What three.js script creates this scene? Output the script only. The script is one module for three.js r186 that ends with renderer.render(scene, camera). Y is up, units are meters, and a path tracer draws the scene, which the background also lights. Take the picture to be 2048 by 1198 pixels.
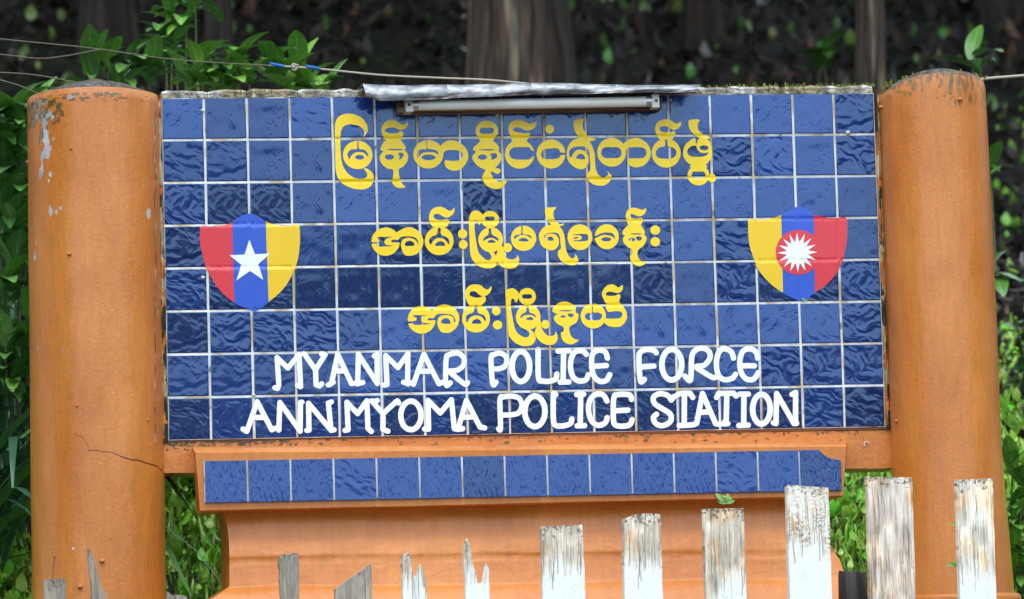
import * as THREE from 'three';
import { mergeGeometries } from 'three/addons/utils/BufferGeometryUtils.js';
import { TessellateModifier } from 'three/addons/modifiers/TessellateModifier.js';

// ------------------------------------------------------------------ camera, sky, sun, exposure
const scene = new THREE.Scene();
const RAD = Math.PI / 180;
const YAW = 8.729 * RAD, PITCH = 5.21 * RAD, ROLL = -1.618 * RAD, FPX = 9053, DIST = 11.139;
const fw = new THREE.Vector3(Math.sin(YAW) * Math.cos(PITCH), Math.sin(PITCH), -Math.cos(YAW) * Math.cos(PITCH));
const r0 = new THREE.Vector3(Math.cos(YAW), 0, Math.sin(YAW)), u0 = new THREE.Vector3().crossVectors(r0, fw);
const right = r0.clone().multiplyScalar(Math.cos(ROLL)).addScaledVector(u0, Math.sin(ROLL));
const up = u0.clone().multiplyScalar(Math.cos(ROLL)).addScaledVector(r0, -Math.sin(ROLL));
const PY = 1.0;                                         // height of the middle of the tiled panel
const eye = new THREE.Vector3(-0.0391, PY - 0.0876, 0).addScaledVector(fw, -DIST);
const camera = new THREE.PerspectiveCamera(2 * Math.atan(599 / FPX) / RAD, 2048 / 1198, 0.5, 600);
camera.position.copy(eye);
camera.quaternion.setFromRotationMatrix(new THREE.Matrix4().makeBasis(right, up, fw.clone().negate()));
camera.focus = 11.0; camera.userData.fStop = 3.8;
scene.add(camera);

const SKY = 1.35;
{
  const w = 256, h = 128, d = new Float32Array(w * h * 4);
  for (let j = 0; j < h; j++) {
    const el = ((j + 0.5) / h - 0.5) * Math.PI, s = Math.max(0, Math.sin(el));
    const l = SKY * (1 + 0.7 * s) / 1.3;                // an even overcast sky, brighter overhead
    for (let i = 0; i < w; i++) { const k = (j * w + i) * 4; d[k] = l * 0.86; d[k + 1] = l * 0.99; d[k + 2] = l * 1.15; d[k + 3] = 1; }
  }
  const t = new THREE.DataTexture(d, w, h, THREE.RGBAFormat, THREE.FloatType);
  t.mapping = THREE.EquirectangularReflectionMapping; t.magFilter = t.minFilter = THREE.LinearFilter; t.needsUpdate = true;
  scene.background = t; scene.environment = t;
}
const sun = new THREE.DirectionalLight(new THREE.Color(1, 0.95, 0.84), 0.75);
sun.position.set(-2.5, 16, 7); sun.target.position.set(0, 1, 0);
sun.castShadow = true; sun.shadow.radius = 30; sun.shadow.mapSize.set(2048, 2048);
Object.assign(sun.shadow.camera, { left: -14, right: 14, top: 14, bottom: -14, near: 1, far: 60 });
scene.add(sun, sun.target);

const renderer = new THREE.WebGLRenderer({ antialias: true });
renderer.setSize(1024, 599);
renderer.toneMapping = THREE.LinearToneMapping;
renderer.toneMappingExposure = 1.62;
renderer.shadowMap.enabled = true;

// ------------------------------------------------------------------ helpers
let seed = 12345;
const rnd = () => { seed = (seed + 0x6D2B79F5) | 0; let t = Math.imul(seed ^ (seed >>> 15), 1 | seed); t = (t + Math.imul(t ^ (t >>> 7), 61 | t)) ^ t; return ((t ^ (t >>> 14)) >>> 0) / 4294967296; };
const rr = (a, b) => a + (b - a) * rnd();
const clamp = (v, a = 0, b = 1) => Math.min(b, Math.max(a, v));
const lerp = (a, b, t) => a + (b - a) * t;
const sst = (a, b, x) => { const t = clamp((x - a) / (b - a)); return t * t * (3 - 2 * t); };
const NT = new Float32Array(65536); for (let i = 0; i < 65536; i++) NT[i] = rnd();
function vn(x, y) {                                      // value noise 0..1
  const xi = Math.floor(x), yi = Math.floor(y); let fx = x - xi, fy = y - yi;
  fx = fx * fx * (3 - 2 * fx); fy = fy * fy * (3 - 2 * fy);
  const h = (a, b) => NT[((a * 73 + b * 4139) ^ (b * 31)) & 65535];
  return lerp(lerp(h(xi, yi), h(xi + 1, yi), fx), lerp(h(xi, yi + 1), h(xi + 1, yi + 1), fx), fy);
}
const fbm = (x, y, o = 4) => { let s = 0, a = 0.5, n = 0; for (let i = 0; i < o; i++) { s += a * vn(x, y); n += a; x = x * 2.03 + 17.3; y = y * 2.03 + 5.1; a *= 0.5; } return s / n; };
// a pixel of the photograph as a point on the vertical plane z = const
function at(px, py, z = 0) {
  const d = fw.clone().multiplyScalar(FPX).addScaledVector(right, px - 1024).addScaledVector(up, 599 - py);
  return eye.clone().addScaledVector(d, (z - eye.z) / d.z);
}
const pxScale = (z) => FPX / (DIST - z * Math.cos(YAW));   // pixels per metre near that plane
const names = {};
const numbered = (n) => { const k = names[n] = (names[n] ?? -1) + 1; return k ? n + '_' + String(k).padStart(3, '0') : n; };
function tag(o, label, category, group, kind) { o.userData.label = label; o.userData.category = category; if (group) o.userData.group = group; if (kind) o.userData.kind = kind; return o; }
function thing(name, label, category, group) { const g = new THREE.Group(); g.name = numbered(name); scene.add(g); return tag(g, label, category, group, 'thing'); }
function part(name, geo, m, parent = scene) {
  const o = new THREE.Mesh(geo, m); o.name = parent === scene ? numbered(name) : name; o.castShadow = o.receiveShadow = true; parent.add(o); return o;
}
function stuffPart(name, geo, m, n, parent) {
  const o = new THREE.InstancedMesh(geo, m, n); o.name = parent === scene ? numbered(name) : name; o.userData.kind = 'stuff'; o.castShadow = o.receiveShadow = true; parent.add(o); return o;
}
const geoOf = (pos, idx, uv) => { const g = new THREE.BufferGeometry(); g.setAttribute('position', new THREE.Float32BufferAttribute(pos, 3)); if (uv) g.setAttribute('uv', new THREE.Float32BufferAttribute(uv, 2)); if (idx) g.setIndex(idx); g.computeVertexNormals(); return g; };
function canvasTex(w, h, paint, srgb = true) {
  const c = document.createElement('canvas'); c.width = w; c.height = h; const x = c.getContext('2d'); paint(x, w, h);
  const t = new THREE.CanvasTexture(c); if (srgb) t.colorSpace = THREE.SRGBColorSpace; t.wrapS = t.wrapT = THREE.RepeatWrapping; return t;
}
function pixels(x, w, h, fn) { const im = x.getImageData(0, 0, w, h), d = im.data; for (let j = 0; j < h; j++) for (let i = 0; i < w; i++) { const k = (j * w + i) * 4, c = fn(i, j, d[k], d[k + 1], d[k + 2]); d[k] = clamp(c[0], 0, 255); d[k + 1] = clamp(c[1], 0, 255); d[k + 2] = clamp(c[2], 0, 255); d[k + 3] = 255; } x.putImageData(im, 0, 0); }
const greyTex = (w, h, fn) => canvasTex(w, h, (x) => pixels(x, w, h, (i, j) => { const v = 255 * fn(i / w, j / h); return [v, v, v]; }), false);
const blob = (x, cx, cy, rx, ry, n = 9, wob = 0.35) => { x.beginPath(); for (let i = 0; i <= n; i++) { const a = i / n * 6.283, k = 1 - wob + 2 * wob * rnd(); x.lineTo(cx + rx * k * Math.cos(a), cy + ry * k * Math.sin(a)); } x.closePath(); x.fill(); };
const std = (o) => new THREE.MeshStandardMaterial(o);
const phy = (o) => new THREE.MeshPhysicalMaterial(o);
const rgb = (r, g, b) => new THREE.Color().setRGB(r, g, b);
// a box with its eight corners free: front quad (TL, TR, BR, BL) on the plane zf, back quad on zb straight behind it
function slab(q, zf, zb, seg = 1) {
  const P = [], I = [], uv = [], n = seg;
  const put = (a, b, c, d, nu) => { const o = P.length / 3; for (let i = 0; i <= nu; i++) { const t = i / nu; const e = a.clone().lerp(b, t), f = d.clone().lerp(c, t); P.push(e.x, e.y, e.z, f.x, f.y, f.z); const l = Math.abs(b.x - a.x) + Math.abs(b.z - a.z), m = a.distanceTo(d); uv.push(a.x + a.z + t * l, e.y, a.x + a.z + t * l, e.y - m); } for (let i = 0; i < nu; i++) { const k = o + i * 2; I.push(k, k + 1, k + 2, k + 1, k + 3, k + 2); } };
  const F = q.map((v) => new THREE.Vector3(v.x, v.y, zf)), B = q.map((v) => new THREE.Vector3(v.x, v.y, zb));
  put(F[0], F[1], F[2], F[3], n); put(B[1], B[0], B[3], B[2], n); put(B[0], F[0], F[3], B[3], 1); put(F[1], B[1], B[2], F[2], 1); put(B[0], B[1], F[1], F[0], 1); put(F[3], F[2], B[2], B[3], 1);
  return geoOf(P, I, uv);
}

// ------------------------------------------------------------------ terrain
function H(x, z) {
  let y = 0;
  if (z < -0.15) { const d = -0.15 - z; y = 0.42 * d * sst(0, 1.2, d + 0.3) + 0.02 * d * (vn(x * 0.5 + 9, z * 0.5) - 0.5) * Math.min(d, 4); if (d > 22) y -= (d - 22) * 0.25; }
  else if (z > 0.3) y = -1.7 * sst(0.1, 3.4, z);
  const near = z < -0.15 ? 1 : 0.25;
  return y + near * (0.06 * (fbm(x * 1.7, z * 1.7, 3) - 0.5) + 0.02 * (vn(x * 7, z * 7) - 0.5));
}
{
  const xs = [], zs = [];
  for (let x = -150; x < -8; x += 6) xs.push(x); for (let x = -8; x < 8; x += 0.11) xs.push(x); for (let x = 8; x <= 150; x += 6) xs.push(x);
  for (let z = -120; z < -14; z += 5) zs.push(z); for (let z = -14; z < 4; z += 0.11) zs.push(z); for (let z = 4; z <= 200; z += 5) zs.push(z);
  const P = [], I = [], uv = [], C = [], n = xs.length;
  for (const z of zs) for (const x of xs) { P.push(x, H(x, z), z); uv.push(x, z); }
  for (let j = 0; j < zs.length - 1; j++) for (let i = 0; i < n - 1; i++) { const k = j * n + i; I.push(k, k + n, k + 1, k + 1, k + n, k + n + 1); }
  const tx = canvasTex(1024, 1024, (x, w, h) => {
    pixels(x, w, h, (i, j) => { const a = fbm(i / 90, j / 90, 5), b = fbm(i / 14 + 50, j / 14, 3), c = fbm(i / 260 + 7, j / 260 + 3, 3); const l = 0.55 + 0.9 * (b - 0.5) + 0.5 * (a - 0.5); const g = sst(0.5, 0.68, c); return [lerp(62, 50, g) * l, lerp(50, 58, g) * l, lerp(40, 30, g) * l]; });
    for (let k = 0; k < 1500; k++) { const q = rnd(); x.fillStyle = q < 0.5 ? `rgba(${70 + 40 * rnd()},${48 + 25 * rnd()},${30 + 15 * rnd()},0.7)` : `rgba(20,17,14,0.6)`; blob(x, rnd() * w, rnd() * h, rr(3, 9), rr(2, 5), 7); }
  });
  tx.repeat.set(0.45, 0.45);
  const bt = greyTex(512, 512, (u, v) => fbm(u * 40, v * 40, 4)); bt.repeat.set(0.9, 0.9);
  const g = part('ground', geoOf(P, I, uv), std({ map: tx, roughness: 0.8, bumpMap: bt, bumpScale: 0.03 }));
  tag(g, 'dark leaf littered soil rising as a hillside behind the sign', 'ground', null, 'structure');
}

// ------------------------------------------------------------------ shared materials
const paintBump = greyTex(1024, 1024, (u, v) => 0.45 * fbm(u * 90, v * 90, 3) + 0.35 * fbm(u * 22, v * 22 + 9, 3) + 0.2 * fbm(u * 60, v * 8, 2));
function orange(i, j, s = 1) {                           // weathered ochre paint, sRGB
  const a = fbm(i / 160 * s, j / 260 * s, 4) - 0.5, b = fbm(i / 9 * s, j / 60 * s + 40, 3) - 0.5, c = fbm(i / 6 * s + 90, j / 6 * s, 2) - 0.5;
  const l = 1 + 0.16 * a + 0.1 * b + 0.07 * c;
  return [200 * l, (119 + 17 * a) * l, (44 + 28 * a - 10 * b) * l];
}
const paintTex = canvasTex(1024, 1024, (x, w, h) => {
  pixels(x, w, h, (i, j) => orange(i, j, 1));
  for (let k = 0; k < 260; k++) { x.fillStyle = `rgba(${90 + 50 * rnd()},${60 + 30 * rnd()},25,${0.1 + 0.4 * rnd()})`; blob(x, rnd() * w, rnd() * h, rr(0.8, 3), rr(0.8, 2.4), 7); }
});
const pb = paintBump.clone(); pb.repeat.set(1.6, 1.6);
const paint = phy({ map: paintTex, roughness: 0.42, bumpMap: pb, bumpScale: 0.0011, clearcoat: 0.28, clearcoatRoughness: 0.3 });
const groutTex = canvasTex(1024, 512, (x, w, h) => {
  pixels(x, w, h, (i, j) => { const a = fbm(i / 22, j / 22, 4), s = sst(0.52, 0.72, fbm(i / 40 + 7, j / 40, 4)); const l = 0.93 + 0.25 * (a - 0.5); return [lerp(228, 198, s) * l, lerp(230, 180, s) * l, lerp(226, 148, s) * l]; });
  for (let k = 0; k < 260; k++) { x.fillStyle = `rgba(45,40,30,${0.15 + 0.4 * rnd()})`; blob(x, rnd() * w, rnd() * h, rr(1, 5), rr(1, 5), 8); }
});
groutTex.repeat.set(1, 1);
const grout = std({ map: groutTex, roughness: 0.85 });

// ------------------------------------------------------------------ the tiled sign wall
const TP = 0.105, TS = 0.0992, COLS = 17, ROWS = 8;      // tile pitch and size
const wall = thing('sign_wall', 'blue tiled police station sign wall with yellow and white lettering between two orange pillars', 'sign wall');
const tones = ['54455555555566673', '22446677766633664', '21147772777666655', '11222124554464355', '21111112012232223', '23444556666666664', '43445545545444333', '22222222222222222'];  // mirrored brightness of each tile, put into both its tilt and its blue
const kinds = ['ssswwsssssssssssr', 'wwsssssssssssrrsr', 'rwwssssrsssssssss', 'rrwddwwsswwrsrsss', 'rrwddddddddwdrwrr', 'wrrrwsssssssssswr', 'wwwswwswswswswrrr', 'wwwwwwwwwwwwwwwrr'];
const tiltX = [], tiltY = [];
for (let j = 0; j < ROWS; j++) for (let i = 0; i < COLS; i++) { tiltY.push((((+tones[j][i]) - 4) * 0.45 - (+tones[j][i] < 3 ? 0.5 : 0)) * RAD + rr(-0.1, 0.1) * RAD); tiltX.push(rr(-0.5, 0.5) * RAD); }
const cellX = (i) => (i - 8) * TP, cellY = (j) => PY + (3.5 - j) * TP;
const planeZ = (i, j, x, y) => { i = clamp(i, 0, COLS - 1); j = clamp(j, 0, ROWS - 1); const k = j * COLS + i; return tiltX[k] * (x - cellX(i)) - tiltY[k] * (y - cellY(j)); };
// six tiles with different pieces of the glaze relief
function tileGeo(size, u0, v0, uw, rot = 0) {
  const cr = Math.cos(rot), sr = Math.sin(rot);
  const P = [], I = [], uv = [], h = size / 2;
  const rings = [[0, -0.007], [0, -0.0016], [0.0007, -0.0006], [0.0026, 0], [h, 0]];
  for (let r = 0; r < 4; r++) { const [d, z] = rings[r], s = h - d; for (const [a, b] of [[-1, -1], [1, -1], [1, 1], [-1, 1]]) { P.push(a * s, b * s, z); const p = a * s / size * uw, q = b * s / size * uw; uv.push(u0 + uw / 2 + p * cr - q * sr, v0 + uw / 2 + p * sr + q * cr); } }
  for (let r = 0; r < 3; r++) for (let c = 0; c < 4; c++) { const a = r * 4 + c, b = r * 4 + (c + 1) % 4; I.push(a, b, b + 4, a, b + 4, a + 4); }
  I.push(12, 13, 14, 12, 14, 15);
  const g = geoOf(P, I, uv), n = g.getAttribute('normal'); for (let k = 12; k < 16; k++) n.setXYZ(k, 0, 0, 1); return g;
}
const rippleTex = greyTex(1024, 1024, (u, v) => {        // diagonal waves in the glaze
  const w = fbm(u * 8, v * 8, 2), x = u + 0.09 * (fbm(u * 9 + 40, v * 9, 2) - 0.5), a = fbm(x * 15 + v * 9, (v - x * 0.55) * 27 + 4 * w, 2), b = fbm(u * 40, v * 40, 2); return 0.9 * a + 0.1 * b;
});
const streakTex = greyTex(1024, 1024, (u, v) => {        // water running down and drops hanging on the glaze
  const a = fbm(u * 10 + 4, v * 10, 2), b = vn(u * 110 + 4 * vn(u * 14, v * 20), v * 9), c = vn(u * 230, v * 230), q = vn(u * 22, v * 9 + 70), p = fbm(u * 58 + 9, v * 44 + 20 * u, 2), g = sst(0.5, 0.7, fbm(u * 16 + 50, v * 16, 2));
  return 0.5 * a + 0.07 * sst(0.45, 0.85, b) * sst(0.35, 0.65, q) + 0.04 * sst(0.86, 0.95, c) - 0.1 * g * sst(0.6, 0.74, p);
});
const runTex = greyTex(1024, 1024, (u, v) => 0.5 * fbm(u * 8, v * 5 + 3, 3) + 0.3 * vn(u * 90 + 3 * vn(u * 12, v * 9), v * 7) + 0.2 * fbm(u * 120, v * 40, 2));
const tileVar = (c) => {
  const o = { color: c, roughness: 0.1, ior: 1.86, specularColor: rgb(0.5, 0.74, 1) };
  const q = { ...o }; return { r: phy({ ...o, bumpMap: rippleTex, bumpScale: 0.0027 }), s: phy({ ...o, bumpMap: streakTex, bumpScale: 0.0031 }), d: phy({ ...o, bumpMap: streakTex, bumpScale: 0.0014 }), w: phy({ ...o, bumpMap: rippleTex, bumpScale: 0.001 }), v: phy({ ...o, roughness: 0.12, bumpMap: runTex, bumpScale: 0.002 }) };
};
const tileMats = [rgb(0.004, 0.014, 0.084), rgb(0.006, 0.023, 0.138), rgb(0.010, 0.037, 0.205)].map(tileVar);  // darker and lighter blues imitate dark trees and sky mirrored in the glaze
const tileGeos = []; for (let k = 0; k < 9; k++) tileGeos.push(tileGeo(TS, (k % 3) * 0.31 + 0.03, Math.floor(k / 3) * 0.31 + 0.05, 0.25, [0, 0.25, -0.35, 0.1, 0.5, -0.15, 0, 0.2, -0.1][k]));
for (let j = 0; j < ROWS; j++) for (let i = 0; i < COLS; i++) {
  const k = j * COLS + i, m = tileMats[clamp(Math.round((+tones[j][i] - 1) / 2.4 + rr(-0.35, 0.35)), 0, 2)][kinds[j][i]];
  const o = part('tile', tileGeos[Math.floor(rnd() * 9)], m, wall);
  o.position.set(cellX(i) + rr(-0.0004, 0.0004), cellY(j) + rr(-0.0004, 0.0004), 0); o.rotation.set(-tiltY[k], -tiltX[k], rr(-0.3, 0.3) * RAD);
}
const W2 = COLS * TP / 2, H2 = ROWS * TP / 2;
{ // grout bed and the concrete slab behind it
  const q = (e) => [[-W2 - e, PY + H2 + e], [W2 + e, PY + H2 + e], [W2 + e, PY - H2 - e], [-W2 - e, PY - H2 - e]].map(([x, y]) => ({ x, y }));
  const base = (x, y) => { const fx = (x + W2) / TP, fy = (PY + H2 - y) / TP, bx = Math.round(fx), by = Math.round(fy), tx = clamp((fx - bx) * TP / 0.007 + 0.5), ty = clamp((fy - by) * TP / 0.007 + 0.5); return lerp(lerp(planeZ(bx - 1, by - 1, x, y), planeZ(bx, by - 1, x, y), tx), lerp(planeZ(bx - 1, by, x, y), planeZ(bx, by, x, y), tx), ty); };
  const lines = (n, a) => { const l = []; for (let k = 0; k <= n; k++) for (const e of [-0.0036, 0, 0.0036]) { const v = k * TP + e; if (v > 0.001 && v < n * TP - 0.001) l.push(a + v); } return [a + 0.0015, ...l, a + n * TP - 0.0015]; };
  const gx = lines(COLS, -W2), gy = lines(ROWS, PY - H2), P = [], I = [], uv = [], n = gx.length;
  for (const y of gy) for (const x of gx) { P.push(x, y, base(x, y) - 0.0019); uv.push(x, y); }
  for (let b = 0; b < gy.length - 1; b++) for (let a = 0; a < n - 1; a++) { const k = b * n + a; I.push(k, k + 1, k + n, k + 1, k + n + 1, k + n); }
  part('grout', geoOf(P, I, uv), grout, wall);
  part('slab', slab([[-W2 - 0.09, PY + H2 - 0.003], [W2 + 0.05, PY + H2 - 0.003], [W2 + 0.05, PY - H2 - 0.004], [-W2 - 0.09, PY - H2 - 0.004]].map(([x, y]) => ({ x, y })), -0.0135, -0.13, 1), paint, wall);
  // crumbling, mouldy mortar between the tiles and the pillars
  const jt = canvasTex(64, 1024, (x, w, h) => { pixels(x, w, h, (i, j) => { const a = fbm(i / 14, j / 30, 4), m = sst(0.4, 0.56, fbm(i / 20 + 8, j / 60 + 3, 4)), o = sst(0.56, 0.62, fbm(i / 24 + 90, j / 50, 3)); const l = 0.7 + 0.6 * a; return [lerp(lerp(176, 40, m), 176, o) * l, lerp(lerp(158, 36, m), 104, o) * l, lerp(lerp(120, 24, m), 40, o) * l]; }); });
  jt.repeat.set(20, 1.1); const jm = std({ map: jt, roughness: 0.9, bumpMap: jt, bumpScale: 0.01 });
  const joint = (a, b) => { const P = [], I = [], uv = [], n = 90; for (let k = 0; k <= n; k++) { const y = lerp(PY + H2 + 0.006, PY - H2 - 0.006, k / n); for (const [x, z] of [[a, -0.016], [a + 0.001, -0.004 + 0.006 * (fbm(k / 4, a * 9, 3) - 0.5)], [b - 0.001 + 0.002 * (vn(k / 3, 8) - 0.5), -0.003 + 0.005 * (fbm(k / 3, a * 7 + 5, 3) - 0.5)], [b, -0.016]]) { P.push(x, y, z); uv.push(x, y); } if (k) for (let c = 0; c < 3; c++) { const p = (k - 1) * 4 + c, q2 = p + 4; I.push(p, q2, p + 1, p + 1, q2, q2 + 1); } } part('mortar_joint', geoOf(P, I, uv), jm, wall); };
  joint(-W2 - 0.02, -W2 + 0.0018); joint(W2 - 0.0018, W2 + 0.012);
}
const spread = (px, py, z) => { const p = at(px, py, z); return { x: p.x, y: p.y }; };
{
  const q = [spread(300, 884, -0.008), spread(1800, 860, -0.008), spread(1800, 936, -0.008), spread(300, 947, -0.008)], x0 = q[0].x, w0 = q[1].x - x0;
  const bt = canvasTex(2048, 256, (x, w, h) => {
    pixels(x, w, h, (i, j) => orange(i * 0.8, j * 0.8 + 300, 1));
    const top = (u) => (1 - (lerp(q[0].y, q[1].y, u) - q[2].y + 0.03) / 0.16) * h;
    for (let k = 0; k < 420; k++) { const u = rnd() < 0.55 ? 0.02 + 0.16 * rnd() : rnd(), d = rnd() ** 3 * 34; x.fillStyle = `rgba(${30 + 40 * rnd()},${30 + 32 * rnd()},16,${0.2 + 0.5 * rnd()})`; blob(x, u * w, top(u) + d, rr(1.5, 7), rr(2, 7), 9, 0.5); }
    for (let k = 0; k < 200; k++) { x.fillStyle = `rgba(${120 + 80 * rnd()},${84 + 50 * rnd()},40,0.35)`; blob(x, rnd() * w, rnd() * h, rr(1, 5), rr(1, 4), 8); }
  });
  bt.repeat.set(1 / w0, 1 / 0.16); bt.offset.set(-x0 / w0, -(q[2].y - 0.03) / 0.16);
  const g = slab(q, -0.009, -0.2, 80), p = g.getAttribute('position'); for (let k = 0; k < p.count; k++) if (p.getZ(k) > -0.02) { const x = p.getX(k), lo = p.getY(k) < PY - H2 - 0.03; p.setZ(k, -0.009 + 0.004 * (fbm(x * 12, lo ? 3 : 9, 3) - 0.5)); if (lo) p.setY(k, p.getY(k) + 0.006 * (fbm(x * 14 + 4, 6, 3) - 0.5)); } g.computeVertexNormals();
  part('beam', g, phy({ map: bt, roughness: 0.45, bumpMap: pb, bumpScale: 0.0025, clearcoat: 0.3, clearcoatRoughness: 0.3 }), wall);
}
// coping: crumbling mortar along the top edge, piece by piece
const mortarTex = canvasTex(512, 512, (x, w, h) => {
  pixels(x, w, h, (i, j) => { const a = fbm(i / 26, j / 26, 5), b = sst(0.5, 0.62, fbm(i / 60 + 30, j / 60, 4)); const l = 0.72 + 0.7 * (a - 0.5); return [lerp(186, 224, b) * l, lerp(170, 220, b) * l, lerp(130, 208, b) * l]; });
  for (let k = 0; k < 160; k++) { x.fillStyle = `rgba(40,36,26,${0.3 + 0.5 * rnd()})`; blob(x, rnd() * w, rnd() * h, rr(1, 6), rr(1, 9), 8); }
});
mortarTex.repeat.set(3, 3);
const mortarBump = greyTex(512, 512, (u, v) => fbm(u * 24, v * 24, 4)); mortarBump.repeat.set(4, 4);
const mortar = std({ map: mortarTex, roughness: 0.9, bumpMap: mortarBump, bumpScale: 0.012 });
{
  let x = -W2 + 0.002;
  while (x < W2 - 0.004) {
    const w = Math.min(rr(0.06, 0.15), W2 - 0.003 - x), n = Math.max(2, Math.round(w / 0.012)), P = [], I = [], uv = [];
    for (let k = 0; k <= n; k++) {
      const xx = x + (w - 0.0016) * k / n, hh = 0.02 + 0.008 * (fbm(xx * 30, 3, 3) - 0.5) - (k === 0 || k === n ? 0.003 : 0), zz = -0.001 + 0.006 * (fbm(xx * 40, 9, 2) - 0.5), y0 = PY + H2 - 0.0015;
      for (const [y, z] of [[y0, zz], [y0 + hh * 0.7, zz - 0.001], [y0 + hh, zz - 0.008], [y0 + hh + 0.003 * vn(xx * 60, 2), -0.12], [y0, -0.125]]) { P.push(xx, y, z); uv.push(xx, y + z); }
      if (k) for (let s = 0; s < 4; s++) { const a = (k - 1) * 5 + s, b = a + 5; I.push(a, b, a + 1, b, b + 1, a + 1); }
    }
    const e = n * 5; I.push(0, 1, 4, 1, 3, 4, 1, 2, 3, e, e + 4, e + 1, e + 1, e + 4, e + 3, e + 1, e + 3, e + 2);
    part('coping', geoOf(P, I, uv).toNonIndexed(), mortar, wall).geometry.computeVertexNormals();
    x += w;
  }
}
// ledge in front with its row of fifteen tiles, and the flared foot below it
const LZ = 0.118;
{
  const prof = [[385, 1694, 893, 884, -0.01], [386, 1693, 897, 886, 0.09], [389, 1692, 902, 889, LZ - 0.008], [391, 1692, 906, 893, LZ]];
  const ring = (xl, xr, yl, yr, z) => [at(xl, yl, z), at(xr, yr, z)];
  const low = [[400, 1686, 1021, 991, LZ], [402, 1684, 1024, 994, LZ - 0.006]];
  const P = [], I = [], uv = []; const N = 40;
  // one profile swept from the left end to the right end: back-top, top edge, front, bottom edge, back-bottom
  const lines = [...prof.map((a) => ring(...a)), ...low.map((a) => ring(...a)), [at(402, 1025, LZ - 0.006).setZ(-0.01), at(1684, 995, LZ - 0.006).setZ(-0.01)]];
  lines.forEach(([a, b], r) => { for (let k = 0; k <= N; k++) { const p = a.clone().lerp(b, k / N); if (r > 0 && r < lines.length - 1) { p.y += 0.002 * (fbm(p.x * 9, r, 3) - 0.5); p.z += 0.002 * (fbm(p.x * 11, r + 7, 3) - 0.5); } P.push(p.x, p.y, p.z); uv.push(p.x, p.y - p.z); } });
  for (let r = 0; r < lines.length - 1; r++) for (let k = 0; k < N; k++) { const a = r * (N + 1) + k, b = a + N + 1; I.push(a, b, a + 1, a + 1, b, b + 1); }
  for (const [k, s] of [[0, 1], [N, -1]]) for (let r = 1; r < lines.length - 1; r++) { const a = k, b = r * (N + 1) + k, c = (r + 1) * (N + 1) + k; s > 0 ? I.push(a, c, b) : I.push(a, b, c); }
  const ledge = part('ledge', geoOf(P, I, uv).toNonIndexed(), paint, wall); ledge.geometry.computeVertexNormals();
  // tiles on its front
  const gA = at(408, 964, LZ), gB = at(1682, 940, LZ), ang = Math.atan2(gB.y - gA.y, gB.x - gA.x), pit = gA.distanceTo(gB) / 15, lg = [];
  for (let k = 0; k < 5; k++) lg.push(tileGeo(1, 0.07 + k * 0.13, 0.11 + k * 0.15, 0.24));
  const bed = part('grout', slab([at(407.5, 922.5, LZ), at(1640, 903, LZ), at(1681, 978, LZ), at(409, 1005, LZ)].map((v) => ({ x: v.x, y: v.y })), LZ + 0.0035, LZ - 0.001), grout, ledge);
  const hT = at(450, 921, LZ).y - at(450, 1005, LZ).y;
  for (let k = 0; k < 15; k++) {
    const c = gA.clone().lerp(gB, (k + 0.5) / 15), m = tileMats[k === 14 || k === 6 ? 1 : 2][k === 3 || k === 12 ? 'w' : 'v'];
    let g = lg[k % 5];
    if (k === 14) {                                     // the last tile has lost its upper corner
      const s = new THREE.Shape([[-0.5, -0.5], [0.5, -0.5], [0.5, 0.24], [0.3, 0.27], [0.12, 0.35], [-0.03, 0.5], [-0.5, 0.5]].map(([a, b]) => new THREE.Vector2(a * (pit - 0.004), b * (hT - 0.002))));
      g = new THREE.ExtrudeGeometry(s, { depth: 0.006, bevelEnabled: true, bevelSize: 0.001, bevelThickness: 0.0012, bevelSegments: 2 }); g.translate(0, 0, -0.0072); const u = g.getAttribute('uv'); for (let i = 0; i < u.count; i++) u.setXY(i, u.getX(i) * 2.5, u.getY(i) * 2.5);
    }
    const o = part('tile', g, m, ledge); if (k === 14) o.userData.label = 'ledge tile with its upper corner broken off';
    o.position.set(c.x, c.y, LZ + 0.0065); o.rotation.set(-1.5 * RAD + rr(-0.4, 0.3) * RAD, rr(-0.4, 0.4) * RAD, ang); if (k !== 14) o.scale.set(pit - 0.0045, hT - 0.001, 1);
  }
  // flared foot
  const ft = [[440, 1660, 1012, 982, 0.10], [447, 1658, 1024, 994, 0.085], [451, 1655, 1036, 1008, 0.066], [455, 1652, 1056, 1030, 0.064], [458, 1652, 1084, 1062, 0.078], [459, 1660, 1110, 1092, 0.094], [459, 1668, 1116, 1100, 0.092], [459, 1674, 1128, 1112, 0.092], [459, 1680, 1134, 1118, 0.1], [459, 1690, 1172, 1150, 0.104], [452, 1700, 1177, 1160, 0.118], [417, 1735, 1200, 1186, 0.15], [380, 1770, 1260, 1240, 0.19], [378, 1772, 1500, 1480, 0.2]];
  const Q = [], J = [], tv = [], M = 90;
  ft.forEach(([xl, xr, yl, yr, z], r) => { const a = at(xl, yl, z), b = at(xr, yr, z); for (let k = 0; k <= M; k++) { const p = a.clone().lerp(b, k / M); const amp = r < 2 ? 0 : 1; p.z += amp * (0.007 * (fbm(p.x * 7, r * 0.8, 3) - 0.5) + 0.003 * (vn(p.x * 30, r) - 0.5)); p.y += amp * 0.01 * (fbm(p.x * 5 + 3, r * 0.3, 3) - 0.5); Q.push(p.x, p.y, p.z); tv.push(p.x, p.y); } });
  for (let r = 0; r < ft.length - 1; r++) for (let k = 0; k < M; k++) { const a = r * (M + 1) + k, b = a + M + 1; J.push(a, b, a + 1, a + 1, b, b + 1); }
  const front = geoOf(Q, J, tv);
  const S = [], SI = [], suv = [];
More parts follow.
